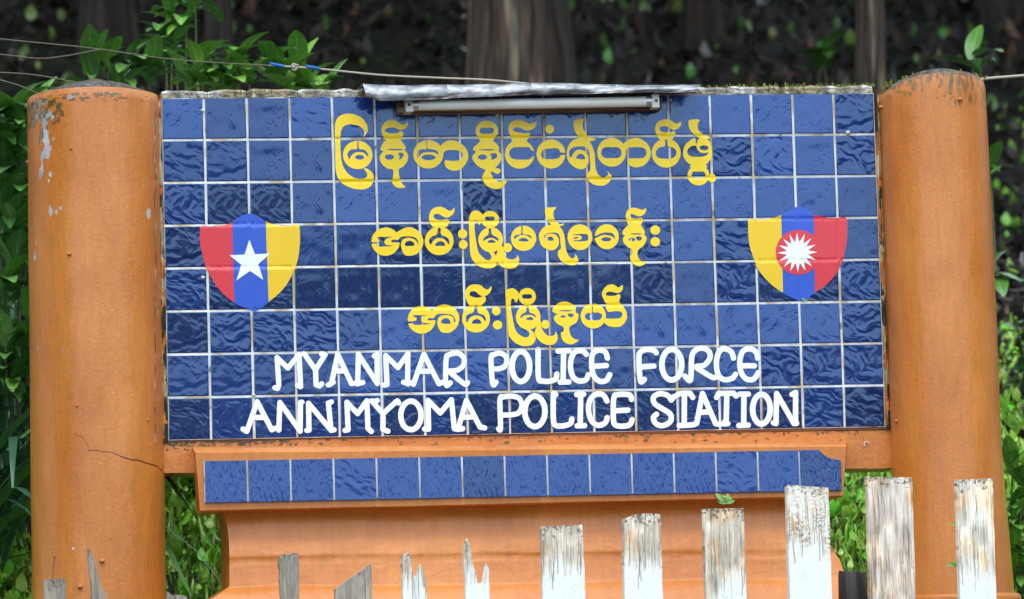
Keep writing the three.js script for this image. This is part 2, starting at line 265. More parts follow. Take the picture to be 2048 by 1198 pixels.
  for (const [k, sgn] of [[0, 1], [M, -1]]) { const o = S.length / 3; ft.forEach((f, r) => { const i = (r * (M + 1) + k) * 3; S.push(Q[i], Q[i + 1], Q[i + 2], Q[i] + sgn * (r > 9 ? 0.0 : 0), Q[i + 1], -0.13); suv.push(Q[i + 2], Q[i + 1], -0.13, Q[i + 1]); }); for (let r = 0; r < ft.length - 1; r++) { const a = o + r * 2; sgn > 0 ? SI.push(a, a + 1, a + 2, a + 1, a + 3, a + 2) : SI.push(a, a + 2, a + 1, a + 1, a + 2, a + 3); } }
  const o = S.length / 3; ft.forEach((f, r) => { for (const k of [0, M]) { const i = (r * (M + 1) + k) * 3; S.push(Q[i], Q[i + 1], -0.1301); suv.push(Q[i], Q[i + 1]); } }); for (let r = 0; r < ft.length - 1; r++) { const a = o + r * 2; SI.push(a, a + 1, a + 2, a + 1, a + 3, a + 2); }
  const fb = greyTex(1024, 512, (u, v) => 0.3 * fbm(u * 14, v * 34, 3) + 0.5 * fbm(u * 30, v * 24 + 5, 4) + 0.2 * sst(0.56, 0.6, fbm(u * 9 + 30, v * 9, 4)));
  fb.repeat.set(0.8, 1.6);
  part('foot', mergeGeometries([front, geoOf(S, SI, suv)]), phy({ map: paintTex, roughness: 0.45, bumpMap: fb, bumpScale: 0.0026, clearcoat: 0.22, clearcoatRoughness: 0.25 }), wall);
}

// ------------------------------------------------------------------ lettering: drawn as brush outlines, cut out, laid over the tiles
const vinylZ = (x, y) => {                               // height of the tiled face under a sticker
  const fx = (x + W2) / TP, fy = (PY + H2 - y) / TP, bx = Math.round(fx), by = Math.round(fy);
  const tx = clamp((fx - bx) * TP / 0.007 + 0.5), ty = clamp((fy - by) * TP / 0.007 + 0.5);
  const a = lerp(planeZ(bx - 1, by - 1, x, y), planeZ(bx, by - 1, x, y), tx), b = lerp(planeZ(bx - 1, by, x, y), planeZ(bx, by, x, y), tx);
  const dx = Math.abs(fx - bx) * TP, dy = Math.abs(fy - by) * TP, sag = (d) => (d < 0.007 ? Math.pow(1 - (d / 0.007) ** 2, 2) : 0);
  return lerp(a, b, ty) - 0.0013 * Math.max(sag(dx), sag(dy)) + 0.00018 * (fbm(x * 60, y * 60, 2) - 0.5);
};
function loopsOf(draw, bx, by, w, h, S = 3) {            // outlines of a drawn shape, by marching squares
  const cw = Math.ceil(w * S), ch = Math.ceil(h * S), c = document.createElement('canvas'); c.width = cw; c.height = ch;
  const x = c.getContext('2d'); x.setTransform(S, 0, 0, S, -bx * S, -by * S); x.lineCap = x.lineJoin = 'round'; draw(x);
  const d = x.getImageData(0, 0, cw, ch).data, A = (i, j) => (i < 0 || j < 0 || i >= cw || j >= ch ? 0 : d[(j * cw + i) * 4 + 3] / 255);
  const next = new Map(), pt = new Map();
  const key = (i, j, s) => (s ? 1 : 0) + 2 * ((j + 2) * (cw + 4) + i + 2);
  const cross = (i, j, s) => { const k = key(i, j, s); if (!pt.has(k)) { const a = A(i, j), b = s ? A(i, j + 1) : A(i + 1, j), t = (0.5 - a) / (b - a); pt.set(k, s ? [i, j + t] : [i + t, j]); } return k; };
  for (let j = -1; j < ch; j++) for (let i = -1; i < cw; i++) {
    const a = A(i, j) >= 0.5, b = A(i + 1, j) >= 0.5, cc = A(i + 1, j + 1) >= 0.5, e = A(i, j + 1) >= 0.5, n = a + 2 * b + 4 * cc + 8 * e;
    if (n === 0 || n === 15) continue;
    const T = () => cross(i, j, 0), R = () => cross(i + 1, j, 1), B = () => cross(i, j + 1, 0), L = () => cross(i, j, 1);
    const add = (p, q) => next.set(p, q);
    switch (n) { case 1: add(L(), T()); break; case 2: add(T(), R()); break; case 3: add(L(), R()); break; case 4: add(R(), B()); break; case 5: add(L(), T()); add(R(), B()); break; case 6: add(T(), B()); break; case 7: add(L(), B()); break; case 8: add(B(), L()); break; case 9: add(B(), T()); break; case 10: add(T(), R()); add(B(), L()); break; case 11: add(B(), R()); break; case 12: add(R(), L()); break; case 13: add(R(), T()); break; case 14: add(T(), L()); break; }
  }
  const out = [];
  while (next.size) { let k = next.keys().next().value; const l = []; while (next.has(k)) { l.push(pt.get(k)); const n = next.get(k); next.delete(k); k = n; } if (l.length > 12) out.push(l.map(([i, j]) => [bx + (i + 0.5) / S, by + (j + 0.5) / S])); }
  return out;
}
function thin(l, eps = 0.16) {                           // Douglas-Peucker on a closed loop
  const keep = new Uint8Array(l.length), st = [[0, l.length >> 1], [l.length >> 1, l.length - 1]]; keep[0] = keep[l.length >> 1] = keep[l.length - 1] = 1;
  while (st.length) { const [a, b] = st.pop(); let m = 0, k = -1; const [ax, ay] = l[a], [bx, by] = l[b], L = Math.hypot(bx - ax, by - ay) || 1; for (let i = a + 1; i < b; i++) { const e = Math.abs((l[i][0] - ax) * (by - ay) - (l[i][1] - ay) * (bx - ax)) / L; if (e > m) { m = e; k = i; } } if (m > eps) { keep[k] = 1; st.push([a, k], [k, b]); } }
  return l.filter((_, i) => keep[i]);
}
const area = (l) => { let s = 0; for (let i = 0; i < l.length; i++) { const [a, b] = l[i], [c, e] = l[(i + 1) % l.length]; s += a * e - c * b; } return s / 2; };
const inside = (p, l) => { let c = false; for (let i = 0, j = l.length - 1; i < l.length; j = i++) if ((l[i][1] > p[1]) !== (l[j][1] > p[1]) && p[0] < (l[j][0] - l[i][0]) * (p[1] - l[i][1]) / (l[j][1] - l[i][1]) + l[i][0]) c = !c; return c; };
const tess = new TessellateModifier(0.0042, 9);
function sticker(name, m, parent, draw, box, lift) {
  const loops = loopsOf(draw, ...box).map((l) => thin(l)).filter((l) => l.length > 3);
  const depth = loops.map((l, i) => loops.reduce((n, o, k) => n + (k !== i && inside(l[0], o) ? 1 : 0), 0)), gs = [];
  loops.forEach((l, i) => {
    if (depth[i] % 2) return;
    const w = (q) => q.map(([a, b]) => { const p = at(a, b, 0.0005); return new THREE.Vector2(p.x, p.y); });
    const o = w(l), hs = loops.filter((h, k) => depth[k] === depth[i] + 1 && inside(h[0], l)).map(w);
    const s = new THREE.Shape(o); s.holes = hs.map((h) => new THREE.Path(h));
    gs.push(tess.modify(new THREE.ShapeGeometry(s)));
  });
  if (!gs.length) return null;
  const g = mergeGeometries(gs.map((q) => (q.index ? q.toNonIndexed() : q))), p = g.getAttribute('position'), n = g.getAttribute('normal');
  for (let k = 0; k < p.count; k++) {
    const x = p.getX(k), y = p.getY(k), z = vinylZ(x, y), e = 0.0008; p.setZ(k, z + lift);
    const v = new THREE.Vector3(-(vinylZ(x + e, y) - z) / e, -(vinylZ(x, y + e) - z) / e, 1).normalize(); n.setXYZ(k, v.x, v.y, v.z);
  }
  return part(name, g, m, parent);
}
const vin = (c) => phy({ color: c, roughness: 0.42, clearcoat: 0.2, clearcoatRoughness: 0.15, side: THREE.DoubleSide });
const vYellow = vin(rgb(0.95, 0.66, 0.006)), vWhite = vin(rgb(0.86, 0.9, 0.9)), vRed = vin(rgb(0.68, 0.035, 0.05)), vBlue = vin(rgb(0.02, 0.095, 0.55)), vGold = vin(rgb(0.86, 0.55, 0.008));
// smooth closed curve through points
function curve(x, pts) { const n = pts.length; x.beginPath(); x.moveTo(...pts[0]); for (let i = 0; i < n; i++) { const p0 = pts[(i + n - 1) % n], p1 = pts[i], p2 = pts[(i + 1) % n], p3 = pts[(i + 2) % n], k = 1 / 6; x.bezierCurveTo(p1[0] + (p2[0] - p0[0]) * k, p1[1] + (p2[1] - p0[1]) * k, p2[0] - (p3[0] - p1[0]) * k, p2[1] - (p3[1] - p1[1]) * k, p2[0], p2[1]); } x.closePath(); }
const P2 = (s) => s.trim().split(/\s+/).map((q) => q.split(',').map(Number));
// a glyph: list of [operation, data]; f fill curve, e cut curve, o fill ellipse, h cut ellipse, r cut rounded slot
const Z = { a: [650, 220, 5.12], b: [1040, 220, 5.12], z: [650, 0, 2.5488], c: [730, 400, 6.606], d: [1030, 400, 6.606], e: [800, 560, 8.557], g: [1030, 560, 8.533], s: [480, 690, 3.657], t: [1040, 680, 3.531] };
let glyphCount = 0;
function glyph(zk, ops, kind = 'yellow') {
  const [ox, oy, s] = Z[zk]; let x0 = 1e9, y0 = 1e9, x1 = -1e9, y1 = -1e9;
  for (const [k, d] of ops) { const q = 'fk'.includes(k) ? P2(d) : k === 'o' ? [[d[0] - d[2], d[1] - d[3]], [d[0] + d[2], d[1] + d[3]]] : k === 'q' ? [[d[0] - d[2], d[1] - d[3]], [d[0] + d[2], d[1] + d[3]]] : []; for (const [a, b] of q) { x0 = Math.min(x0, a); x1 = Math.max(x1, a); y0 = Math.min(y0, b); y1 = Math.max(y1, b); } }
  const pad = 10 * s; const box = [ox + (x0 - pad) / s, oy + (y0 - pad) / s, (x1 - x0 + 2 * pad) / s, (y1 - y0 + 2 * pad) / s];
  const draw = (x) => {
    x.translate(ox, oy); x.scale(1 / s, 1 / s);
    for (const [k, d, w] of ops) {
      x.globalCompositeOperation = 'ehr'.includes(k) ? 'destination-out' : 'source-over';
      if (k === 'f' || k === 'e') { curve(x, P2(d)); x.fill(); }
      else if (k === 'o' || k === 'h') { x.beginPath(); x.ellipse(d[0], d[1], d[2], d[3], 0, 0, 6.2832); x.fill(); }
      else if (k === 'r') { x.beginPath(); x.roundRect(d[0] - d[2], d[1] - d[3], 2 * d[2], 2 * d[3], Math.min(d[2], d[3])); x.fill(); }
      else if (k === 'q') { x.lineWidth = w ?? 40; x.beginPath(); x.ellipse(d[0], d[1], d[2], d[3], 0, 0, 6.2832); x.stroke(); }
      else if (k === 'k') { x.lineWidth = w ?? 38; const q = P2(d); x.beginPath(); x.moveTo(...q[0]); if (ops.soft) for (let i = 0; i < q.length - 1; i++) { const a = q[Math.max(0, i - 1)], b = q[i], c = q[i + 1], e = q[Math.min(q.length - 1, i + 2)]; x.bezierCurveTo(b[0] + (c[0] - a[0]) / 6, b[1] + (c[1] - a[1]) / 6, c[0] - (e[0] - b[0]) / 6, c[1] - (e[1] - b[1]) / 6, c[0], c[1]); } else for (let i = 1; i < q.length; i++) x.lineTo(...q[i]); x.stroke(); }
      else if (k === 'c') { x.lineWidth = w ?? 38; }
    }
  };
  sticker('letter', kind === 'yellow' ? vYellow : vWhite, wall, draw, box, 0.0006 + (glyphCount++ % 2) * 0.00025);
}
// first line
glyph('a', [['f', '395,276 430,232 437,200 425,140 375,80 300,45 230,37 160,55 120,95 102,160 100,250 105,400 108,560 114,640 140,710 200,765 290,805 380,813 450,795 490,745 500,690 480,640 440,605 398,600 425,640 432,668 415,697 360,705 300,693 240,655 195,595 170,520 160,420 158,300 162,230 180,180 220,152 280,147 340,160 385,190 403,225'], ['o', [335, 460, 151, 146]], ['e', '334,290 342,290 350,395 400,405 435,440 446,478 430,470 400,440 350,430 300,440 265,475 256,506 235,480 232,440 260,408 300,400 328,395'], ['h', [355, 484, 46, 25]]]);
glyph('a', [['f', '848,122 845,160 820,190 780,203 745,195 720,185 690,178 640,185 612,207 630,232 690,240 740,235 775,215 800,235 800,258 790,280 765,312 632,312 600,275 580,230 578,190 600,140 645,108 690,100 730,112 770,140 800,150 830,135'], ['f', '630,310 765,310 805,345 828,385 820,412 842,440 852,480 840,530 800,580 757,605 757,650 765,700 790,750 822,788 790,798 740,795 705,770 685,730 695,690 695,612 640,600 590,560 562,510 562,470 585,435 598,425 568,405 585,355'], ['h', [720, 405, 85, 8]], ['h', [660, 482, 46, 28]], ['e', '750,442 790,438 806,465 780,500 755,503 764,475']]);
glyph('a', [['o', [1058, 453, 154, 146]], ['f', '1185,370 1230,325 1290,310 1350,320 1420,365 1460,430 1466,490 1440,550 1390,605 1330,622 1270,610 1235,580 1225,540 1235,515 1300,521 1370,515 1400,490 1410,455 1400,430 1370,415 1300,408 1240,415 1210,440 1195,430'], ['e', '1036,290 1047,290 1050,390 1100,400 1150,420 1160,455 1120,435 1060,430 1000,440 960,480 948,492 942,450 960,415 1000,400 1038,395'], ['h', [1060, 485, 72, 29]]]);
glyph('a', [['o', [1657, 212, 115, 104]], ['f', '1590,290 1725,290 1722,318 1762,350 1785,390 1780,420 1802,450 1808,480 1795,530 1760,575 1745,590 1790,605 1797,625 1775,655 1740,645 1698,628 1704,660 1720,690 1750,720 1790,735 1830,725 1850,703 1862,715 1845,760 1810,795 1760,810 1700,800 1650,770 1620,730 1610,685 1630,640 1640,612 1590,590 1540,550 1510,500 1512,470 1535,440 1545,425 1517,405 1530,375 1585,325'], ['r', [1656, 213, 75, 32]], ['h', [1660, 408, 85, 8]], ['h', [1612, 483, 46, 28]], ['e', '1690,450 1740,442 1762,462 1755,490 1730,505 1700,506 1706,475']]);
glyph('z', [['f', '1078,615 1075,642 1055,660 1030,665 1003,656 982,648 962,655 960,668 985,675 1018,680 1043,678 1042,698 1028,716 1028,725 960,725 950,702 936,672 937,640 955,618 985,611 1015,618 1040,630 1065,625'], ['o', [992, 786, 75, 74]], ['e', '946,762 965,751 1000,750 1040,751 1056,768 1085,772 1085,796 1060,798 1042,812 1000,814 965,811 946,801 939,782']]);
glyph('b', [['o', [317, 450, 148, 149]], ['e', '217,450 235,412 270,397 320,393 370,390 400,405 418,434 475,440 475,460 425,460 400,490 350,503 250,501 225,482'], ['o', [304, 195, 44, 46]]]);
glyph('b', [['f', '478,450 490,380 530,320 600,290 690,300 735,360 765,450 768,520 775,600 800,660 840,690 880,680 905,658 893,630 930,660 937,690 915,735 870,770 810,775 750,760 705,725 690,685 694,640 716,622 720,560 712,460 695,400 660,375 600,373 540,385 507,415 502,455 520,488 545,450 575,415 620,407 670,425 700,470 702,530 680,580 640,605 590,600 530,565 490,510'], ['e', '575,495 590,460 620,448 655,463 665,502 620,503'], ['f', '560,105 600,88 660,88 645,120 640,160 655,210 690,260 730,285 775,295 745,315 690,322 630,305 590,262 560,210 548,150']]);
glyph('b', [['o', [938, 433, 148, 148]], ['f', '1055,355 1100,310 1160,288 1220,290 1290,330 1330,390 1338,450 1320,510 1270,565 1200,587 1150,580 1110,555 1112,500 1200,495 1260,490 1290,460 1292,420 1270,392 1220,380 1120,385 1088,410 1075,390'], ['r', [935, 437, 106, 57]]]);
glyph('b', [['f', '1645,122 1650,150 1625,185 1580,205 1550,195 1520,175 1480,165 1440,172 1428,195 1450,220 1500,230 1550,224 1575,215 1592,240 1580,265 1550,303 1440,303 1405,265 1385,210 1390,160 1420,115 1480,93 1530,97 1570,125 1610,140'], ['o', [1497, 441, 148, 149]], ['e', '1485,305 1507,305 1520,375 1560,382 1595,410 1600,450 1580,480 1540,497 1450,497 1405,480 1390,445 1400,410 1430,382 1480,372 1487,340']]);
glyph('b', [['f', '1740,100 1835,100 1822,140 1820,190 1850,230 1900,262 1945,280 1920,295 1870,292 1810,272 1760,230 1730,180 1725,130'], ['f', '1790,288 1730,320 1685,370 1670,430 1680,490 1720,540 1770,565 1885,565 1940,520 1967,470 1967,410 1955,350 1930,310 1890,288 1830,295 1803,350'], ['e', '1803,366 1760,370 1725,395 1712,430 1725,460 1770,478 1850,478 1900,468 1930,440 1925,432 1890,443 1840,430 1812,396'], ['h', [1885, 388, 46, 26]], ['f', '1765,555 1890,555 1905,592 1750,592'], ['o', [1828, 668, 112, 104]], ['r', [1828, 664, 72, 35]], ['o', [1968, 698, 40, 44]]]);
// second line
const aOps = (L, A, R, S, D) => [['o', L], ['e', A], ['f', R], ['e', S], ['e', D]];
glyph('c', aOps([272, 550, 188, 186], '165,490 260,488 360,485 300,505 262,530 262,575 300,598 380,605 300,612 165,612 160,580 110,574 50,590 50,553 150,562 195,545 172,512', '405,450 470,395 540,365 610,362 690,400 750,470 770,540 755,620 710,690 640,730 560,735 515,715 482,640 470,570 440,540', '345,545 370,523 440,525 470,492 540,480 610,483 670,500 700,545 706,592 690,560 650,520 590,500 530,505 490,535 472,600 482,650 500,715 470,705 452,640 460,566 360,560', '527,585 545,550 590,538 635,555 652,592 630,606 540,606'));
glyph('c', [['f', '1178,105 1180,150 1150,200 1090,232 1040,225 1000,200 970,183 930,185 905,205 905,230 940,255 1010,265 1070,255 1100,260 1118,290 1100,320 1060,362 910,362 865,310 845,250 850,190 880,130 930,98 990,88 1050,105 1100,140 1140,140'], ['o', [980, 540, 190, 188]], ['e', '965,375 998,375 1000,430 1015,465 1065,485 1105,520 1115,565 1100,585 1075,545 1030,512 985,500 930,515 890,555 870,590 845,560 850,520 880,485 930,465 955,440'], ['e', '928,600 945,565 985,545 1035,555 1057,600 990,607']]);
glyph('c', [['o', [1290, 447, 62, 62]], ['o', [1298, 588, 58, 60]]]);
glyph('c', [['f', '1380,230 1400,170 1450,138 1500,145 1540,180 1570,230 1540,280 1510,330 1490,290 1452,268 1448,350 1455,450 1475,580 1500,690 1550,750 1600,790 1640,795 1668,770 1665,730 1640,690 1690,680 1730,740 1745,800 1730,860 1690,895 1620,905 1540,890 1460,840 1410,770 1388,680 1382,550 1375,400 1372,280'], ['o', [1655, 258, 118, 114]], ['r', [1650, 245, 66, 28]], ['o', [1660, 525, 163, 165]], ['e', '1635,380 1665,380 1668,430 1690,465 1740,490 1765,520 1755,540 1710,512 1655,500 1600,520 1565,540 1560,515 1590,485 1620,465 1635,430'], ['e', '1618,560 1640,532 1680,525 1715,540 1722,563 1670,566'], ['f', '1745,690 1760,640 1790,590 1830,640 1845,700 1870,760 1920,785 1975,780 2005,755 2010,725 2035,770 2030,840 1990,890 1920,908 1850,900 1790,870 1750,820 1733,740'], ['o', [1885, 630, 58, 60]]]);
glyph('d', [['o', [113, 506, 167, 167]], ['e', '84,325 100,325 102,440 140,455 200,470 224,502 210,505 150,470 90,463 40,480 0,512 -15,502 0,470 50,455 82,440'], ['e', '43,537 70,510 115,500 160,515 182,542 120,549']]);
glyph('d', [['f', '405,105 470,98 545,98 515,140 505,190 520,250 560,300 600,320 645,308 640,330 600,345 540,348 470,315 420,240 395,170'], ['f', '316,490 330,420 380,360 450,330 540,330 600,360 640,430 660,520 668,620 690,700 730,760 770,770 790,750 795,715 830,765 835,800 810,850 760,862 700,855 640,830 590,780 565,720 575,670 605,640 600,560 590,490 570,445 530,430 470,433 410,450 385,480 387,502 420,460 480,445 540,460 577,520 577,590 540,645 480,665 420,650 350,600'], ['e', '418,525 440,490 480,485 507,512 500,537 440,537']]);
glyph('d', [['o', [858, 492, 164, 170]], ['e', '755,458 860,449 940,450 965,470 967,520 940,540 860,547 765,542 800,531 860,526 882,500 865,470 820,466'], ['e', '762,506 815,488 838,498 800,512']]);
glyph('d', [['o', [1213, 485, 158, 165]], ['e', '1092,462 1180,430 1270,433 1310,468 1318,515 1290,484 1220,464 1150,463 1085,495 1040,500 1060,478'], ['h', [1205, 520, 66, 28]]]);
glyph('d', [['f', '1733,108 1725,160 1690,200 1640,215 1600,205 1565,190 1530,185 1518,215 1540,235 1600,245 1650,235 1685,240 1690,270 1650,335 1515,335 1480,280 1462,225 1475,160 1510,115 1570,100 1630,115 1680,130 1715,115'], ['f', '1510,325 1650,330 1690,370 1715,420 1710,460 1737,490 1735,530 1700,600 1640,650 1618,680 1625,750 1660,800 1720,815 1700,855 1650,875 1600,865 1555,830 1525,780 1520,740 1545,720 1545,655 1490,620 1440,570 1425,520 1440,480 1453,468 1420,450 1430,400 1470,355'], ['h', [1600, 448, 78, 9]], ['h', [1545, 522, 46, 23]], ['e', '1598,490 1650,480 1674,500 1665,530 1620,537 1605,512']]);
glyph('d', [['o', [1852, 397, 64, 62]], ['o', [1853, 552, 64, 62]]]);
// third line
glyph('e', aOps([370, 680, 238, 238], '230,605 400,600 500,598 420,612 372,640 365,690 400,730 520,745 430,762 250,768 235,745 180,742 90,744 90,704 210,707 275,690 285,650 245,630', '545,535 620,460 700,425 790,420 880,445 960,510 1005,590 1015,680 985,780 930,850 850,900 760,905 700,885 660,820 637,740 640,680 600,690 585,620', '475,670 500,650 580,650 620,595 700,578 800,580 890,600 940,660 945,720 925,715 915,650 870,615 800,600 720,610 660,645 636,720 645,790 690,885 640,870 590,800 612,694 490,692', '703,732 720,680 780,650 840,675 867,740 780,749'));
glyph('e', [['f', '1562,105 1565,160 1530,225 1470,270 1410,275 1350,250 1310,210 1250,190 1205,205 1190,240 1210,275 1290,300 1360,298 1440,275 1467,310 1465,360 1420,410 1360,445 1205,440 1150,370 1115,280 1120,190 1160,120 1220,82 1300,75 1380,90 1440,140 1490,165 1530,140'], ['o', [1300, 660, 240, 240]], ['e', '1280,440 1325,440 1325,530 1350,570 1420,595 1460,640 1467,705 1445,690 1400,635 1310,605 1230,625 1180,670 1155,727 1125,690 1125,640 1160,590 1230,565 1265,530'], ['e', '1233,742 1250,695 1310,665 1365,685 1392,742 1310,749']]);
glyph('e', [['o', [1648, 530, 72, 75]], ['o', [1670, 768, 80, 78]]]);
glyph('g', [['f', '-158,220 -140,170 -90,145 -40,140 10,160 60,220 55,320 15,385 -10,335 -40,315 -63,335 -68,420 -65,500 -40,650 0,830 60,920 150,975 210,975 245,940 235,890 190,845 250,840 320,900 350,990 330,1060 280,1110 200,1130 100,1120 0,1070 -90,970 -115,880 -130,700 -145,450'], ['o', [210, 282, 148, 146]], ['r', [207, 279, 86, 38]], ['o', [225, 632, 210, 215]], ['e', '190,440 230,440 250,550 310,575 350,605 352,640 300,605 220,595 150,610 100,652 90,630 120,580 185,545 195,490'], ['e', '183,668 220,640 270,630 312,660 300,682 230,684'], ['f', '335,890 365,800 360,730 430,690 450,800 470,850 500,900 560,950 630,955 680,930 690,875 725,950 715,1040 660,1095 580,1110 480,1085 400,1020 350,950'], ['o', [518, 757, 70, 76]]]);
glyph('g', [['f', '638,515 660,465 740,395 830,368 920,380 1010,430 1040,480 1035,550 1082,580 1080,650 1040,730 932,800 935,890 960,960 1020,1010 1085,1022 1050,1060 980,1095 900,1090 830,1050 790,970 785,890 825,880 825,800 740,760 680,700 663,650 690,600 728,580 660,555'], ['h', [865, 524, 112, 12]], ['h', [820, 622, 46, 22]], ['e', '898,580 980,573 1002,600 975,632 930,632']]);
glyph('g', [['o', [1336, 614, 216, 214]], ['e', '1315,390 1340,390 1335,545 1420,555 1480,590 1480,640 1440,680 1350,687 1240,680 1195,640 1200,590 1250,560 1314,555'], ['f', '1550,460 1580,378 1760,370 1840,440 1900,540 1912,640 1870,730 1800,790 1700,805 1610,790 1535,740 1545,665 1650,660 1770,655 1825,620 1830,570 1800,540 1720,530 1610,545 1570,520'], ['f', '1832,85 1840,150 1800,205 1740,222 1690,210 1640,200 1580,205 1550,235 1570,265 1650,272 1720,265 1770,240 1800,270 1790,320 1750,392 1565,395 1520,340 1485,260 1500,180 1550,110 1620,78 1690,80 1750,120 1790,120']]);
// fourth and fifth line, white
const W = (zk, ...s) => glyph(zk, s.map((q) => (typeof q === 'string' ? ['k', q, 38] : ['q', q, 40])), 'white');
const WS = (zk, ...s) => glyph(zk, Object.assign(s.map((q) => ['k', q, 38]), { soft: true }), 'white');   // round letters
W('s', '255,312 275,318 284,290 271,92 350,168 432,72 443,305 420,295');
W('s', '468,62 478,76 552,182 556,290 580,300 598,284', '596,64 622,72 552,182');
W('s', '645,292 668,282 715,68 815,282 838,280', '692,190 760,190', '655,290 682,272');
W('s', '898,274 860,284 866,68 1004,282 1002,72 982,80');
W('s', '1045,294 1075,290 1066,78 1155,165 1228,64 1226,280 1196,272', '1226,284 1252,276');
W('s', '1268,288 1345,68 1455,284 1480,272', '1316,192 1400,192');
WS('s', '1538,276 1506,286 1508,100 1530,72 1575,60 1615,70 1640,105 1632,150 1590,184 1530,190', '1532,196 1640,284 1664,274');
WS('s', '1872,272 1848,282 1836,95 1860,70 1900,60 1938,78 1952,115 1934,158 1890,174 1852,174');
W('t', [6, 187, 62, 106]);
WS('t', '128,66 130,265 165,290 215,290 252,275 260,240');
W('t', '268,78 345,76', '308,82 304,286', '284,298 345,296');
WS('t', '468,102 442,78 392,82 362,130 357,200 377,265 420,290 466,280 482,245');
WS('t', '618,128 600,82 552,72 512,102 506,180 520,250 560,290 608,286 634,245', '515,186 610,180');
WS('t', '878,278 850,286 840,120 858,80 900,66 945,74 962,90', '850,190 945,184');
W('t', [1072, 174, 70, 108]);
WS('t', '1165,256 1204,280 1213,120 1240,72 1290,57 1335,82 1340,130 1300,178 1244,190 1300,230 1360,264 1396,260');
WS('t', '1508,128 1490,82 1440,62 1402,90 1387,170 1402,250 1446,280 1500,270 1522,242');
WS('t', '1678,128 1664,82 1620,62 1572,82 1552,150 1562,230 1600,276 1650,276 1683,230', '1566,182 1655,182');
W('s', '22,614 50,632 125,414 232,620 258,608', '85,530 180,530');
W('s', '284,622 291,420 440,630 442,420 452,418');
W('s', '488,624 505,622 501,426 666,624 688,620', '666,620 646,424 668,416');
W('s', '768,624 791,620 781,418 860,502 928,408 936,610 962,632');
W('s', '962,408 1046,502 1150,408 1160,424', '1046,502 1046,618 1082,630', '975,414 1004,406');
W('s', [1250, 515, 74, 104]);
W('s', '1350,614 1380,616 1375,405 1465,497 1546,400 1568,612 1590,616');
W('s', '1594,618 1655,405 1756,600 1790,606', '1620,530 1700,526', '1600,616 1630,612');
WS('s', '1892,612 1906,606 1901,400 1930,380 1985,374 2040,390 2062,440 2040,494 1985,510 1914,512');
W('t', [105, 504, 71, 107]);
WS('t', '252,386 236,390 236,560 252,602 305,606 355,590 366,558');
W('t', '400,386 448,384', '428,384 425,602', '404,606 456,604');
WS('t', '614,432 586,388 532,386 492,430 484,500 506,570 552,602 600,586 616,548');
WS('t', '788,420 772,388 692,386 662,410 660,560 682,604 768,602 792,562', '668,500 762,495');
WS('t', '1068,424 1042,392 985,380 942,405 952,450 1010,488 1062,525 1062,575 1010,604 960,590 942,548 964,524', '1068,424 1086,400');
W('t', '1086,402 1130,378 1200,376 1220,406', '1160,382 1160,592', '1124,604 1212,600');
W('t', '1228,598 1248,588 1288,378 1382,590 1408,596', '1262,512 1332,507');
W('t', '1388,406 1402,378 1508,376 1526,396', '1460,382 1456,565 1434,592', '1434,592 1468,590');
W('t', '1552,382 1612,382', '1581,382 1580,598', '1546,604 1612,601');
W('t', [1705, 488, 62, 104]);
W('t', '1790,584 1808,590 1812,378 1936,590 1954,588', '1946,586 1946,370 1920,384');
// emblems: two shields
function emblem(off, s, outline, cuts, extra, label) {
  const E = new THREE.Group(); E.name = 'emblem'; E.userData.label = label; wall.add(E);
  const q = P2(outline), xs = q.map((v) => v[0]), ys = q.map((v) => v[1]);
  const box = [off[0] + Math.min(...xs) / s - 4, off[1] + Math.min(...ys) / s - 4, (Math.max(...xs) - Math.min(...xs)) / s + 8, (Math.max(...ys) - Math.min(...ys)) / s + 8];
  const base = (x) => { x.translate(off[0], off[1]); x.scale(1 / s, 1 / s); };
  for (const [m, poly] of cuts) sticker('stripe', m, E, (x) => { base(x); x.beginPath(); P2(poly).forEach((p) => x.lineTo(...p)); x.clip(); curve(x, q); x.fill(); }, box, 0.0007);
  for (const [n, m, d, lift] of extra) sticker(n, m, E, (x) => { base(x); d(x); }, box, lift);
}
emblem([0, 390], 2.9214, '1465,108 1510,124 1555,154 1605,174 1640,180 1690,180 1742,172 1752,215 1752,290 1737,390 1705,470 1650,555 1570,625 1530,655 1490,678 1440,662 1370,630 1275,545 1205,425 1172,300 1167,240 1176,181 1225,186 1262,186 1310,176 1345,163 1385,135 1425,115', [
  [vRed, '1100,50 1353,50 1372,720 1100,720'], [vBlue, '1353,50 1549,50 1573,720 1372,720'], [vGold, '1549,50 1800,50 1800,720 1573,720']],
  [['star', vWhite, (x) => { const o = P2('1457,260 1579,342 1538,497 1381,500 1340,352'), c = [1459, 390]; x.beginPath(); o.forEach((p, i) => { const n = o[(i + 1) % 5]; x.lineTo(...p); const mx = (p[0] + n[0]) / 2, my = (p[1] + n[1]) / 2; x.lineTo(c[0] + (mx - c[0]) * 0.5, c[1] + (my - c[1]) * 0.5); }); x.fill(); }, 0.0017]],
  'shield emblem in red, blue and yellow with a white five pointed star');
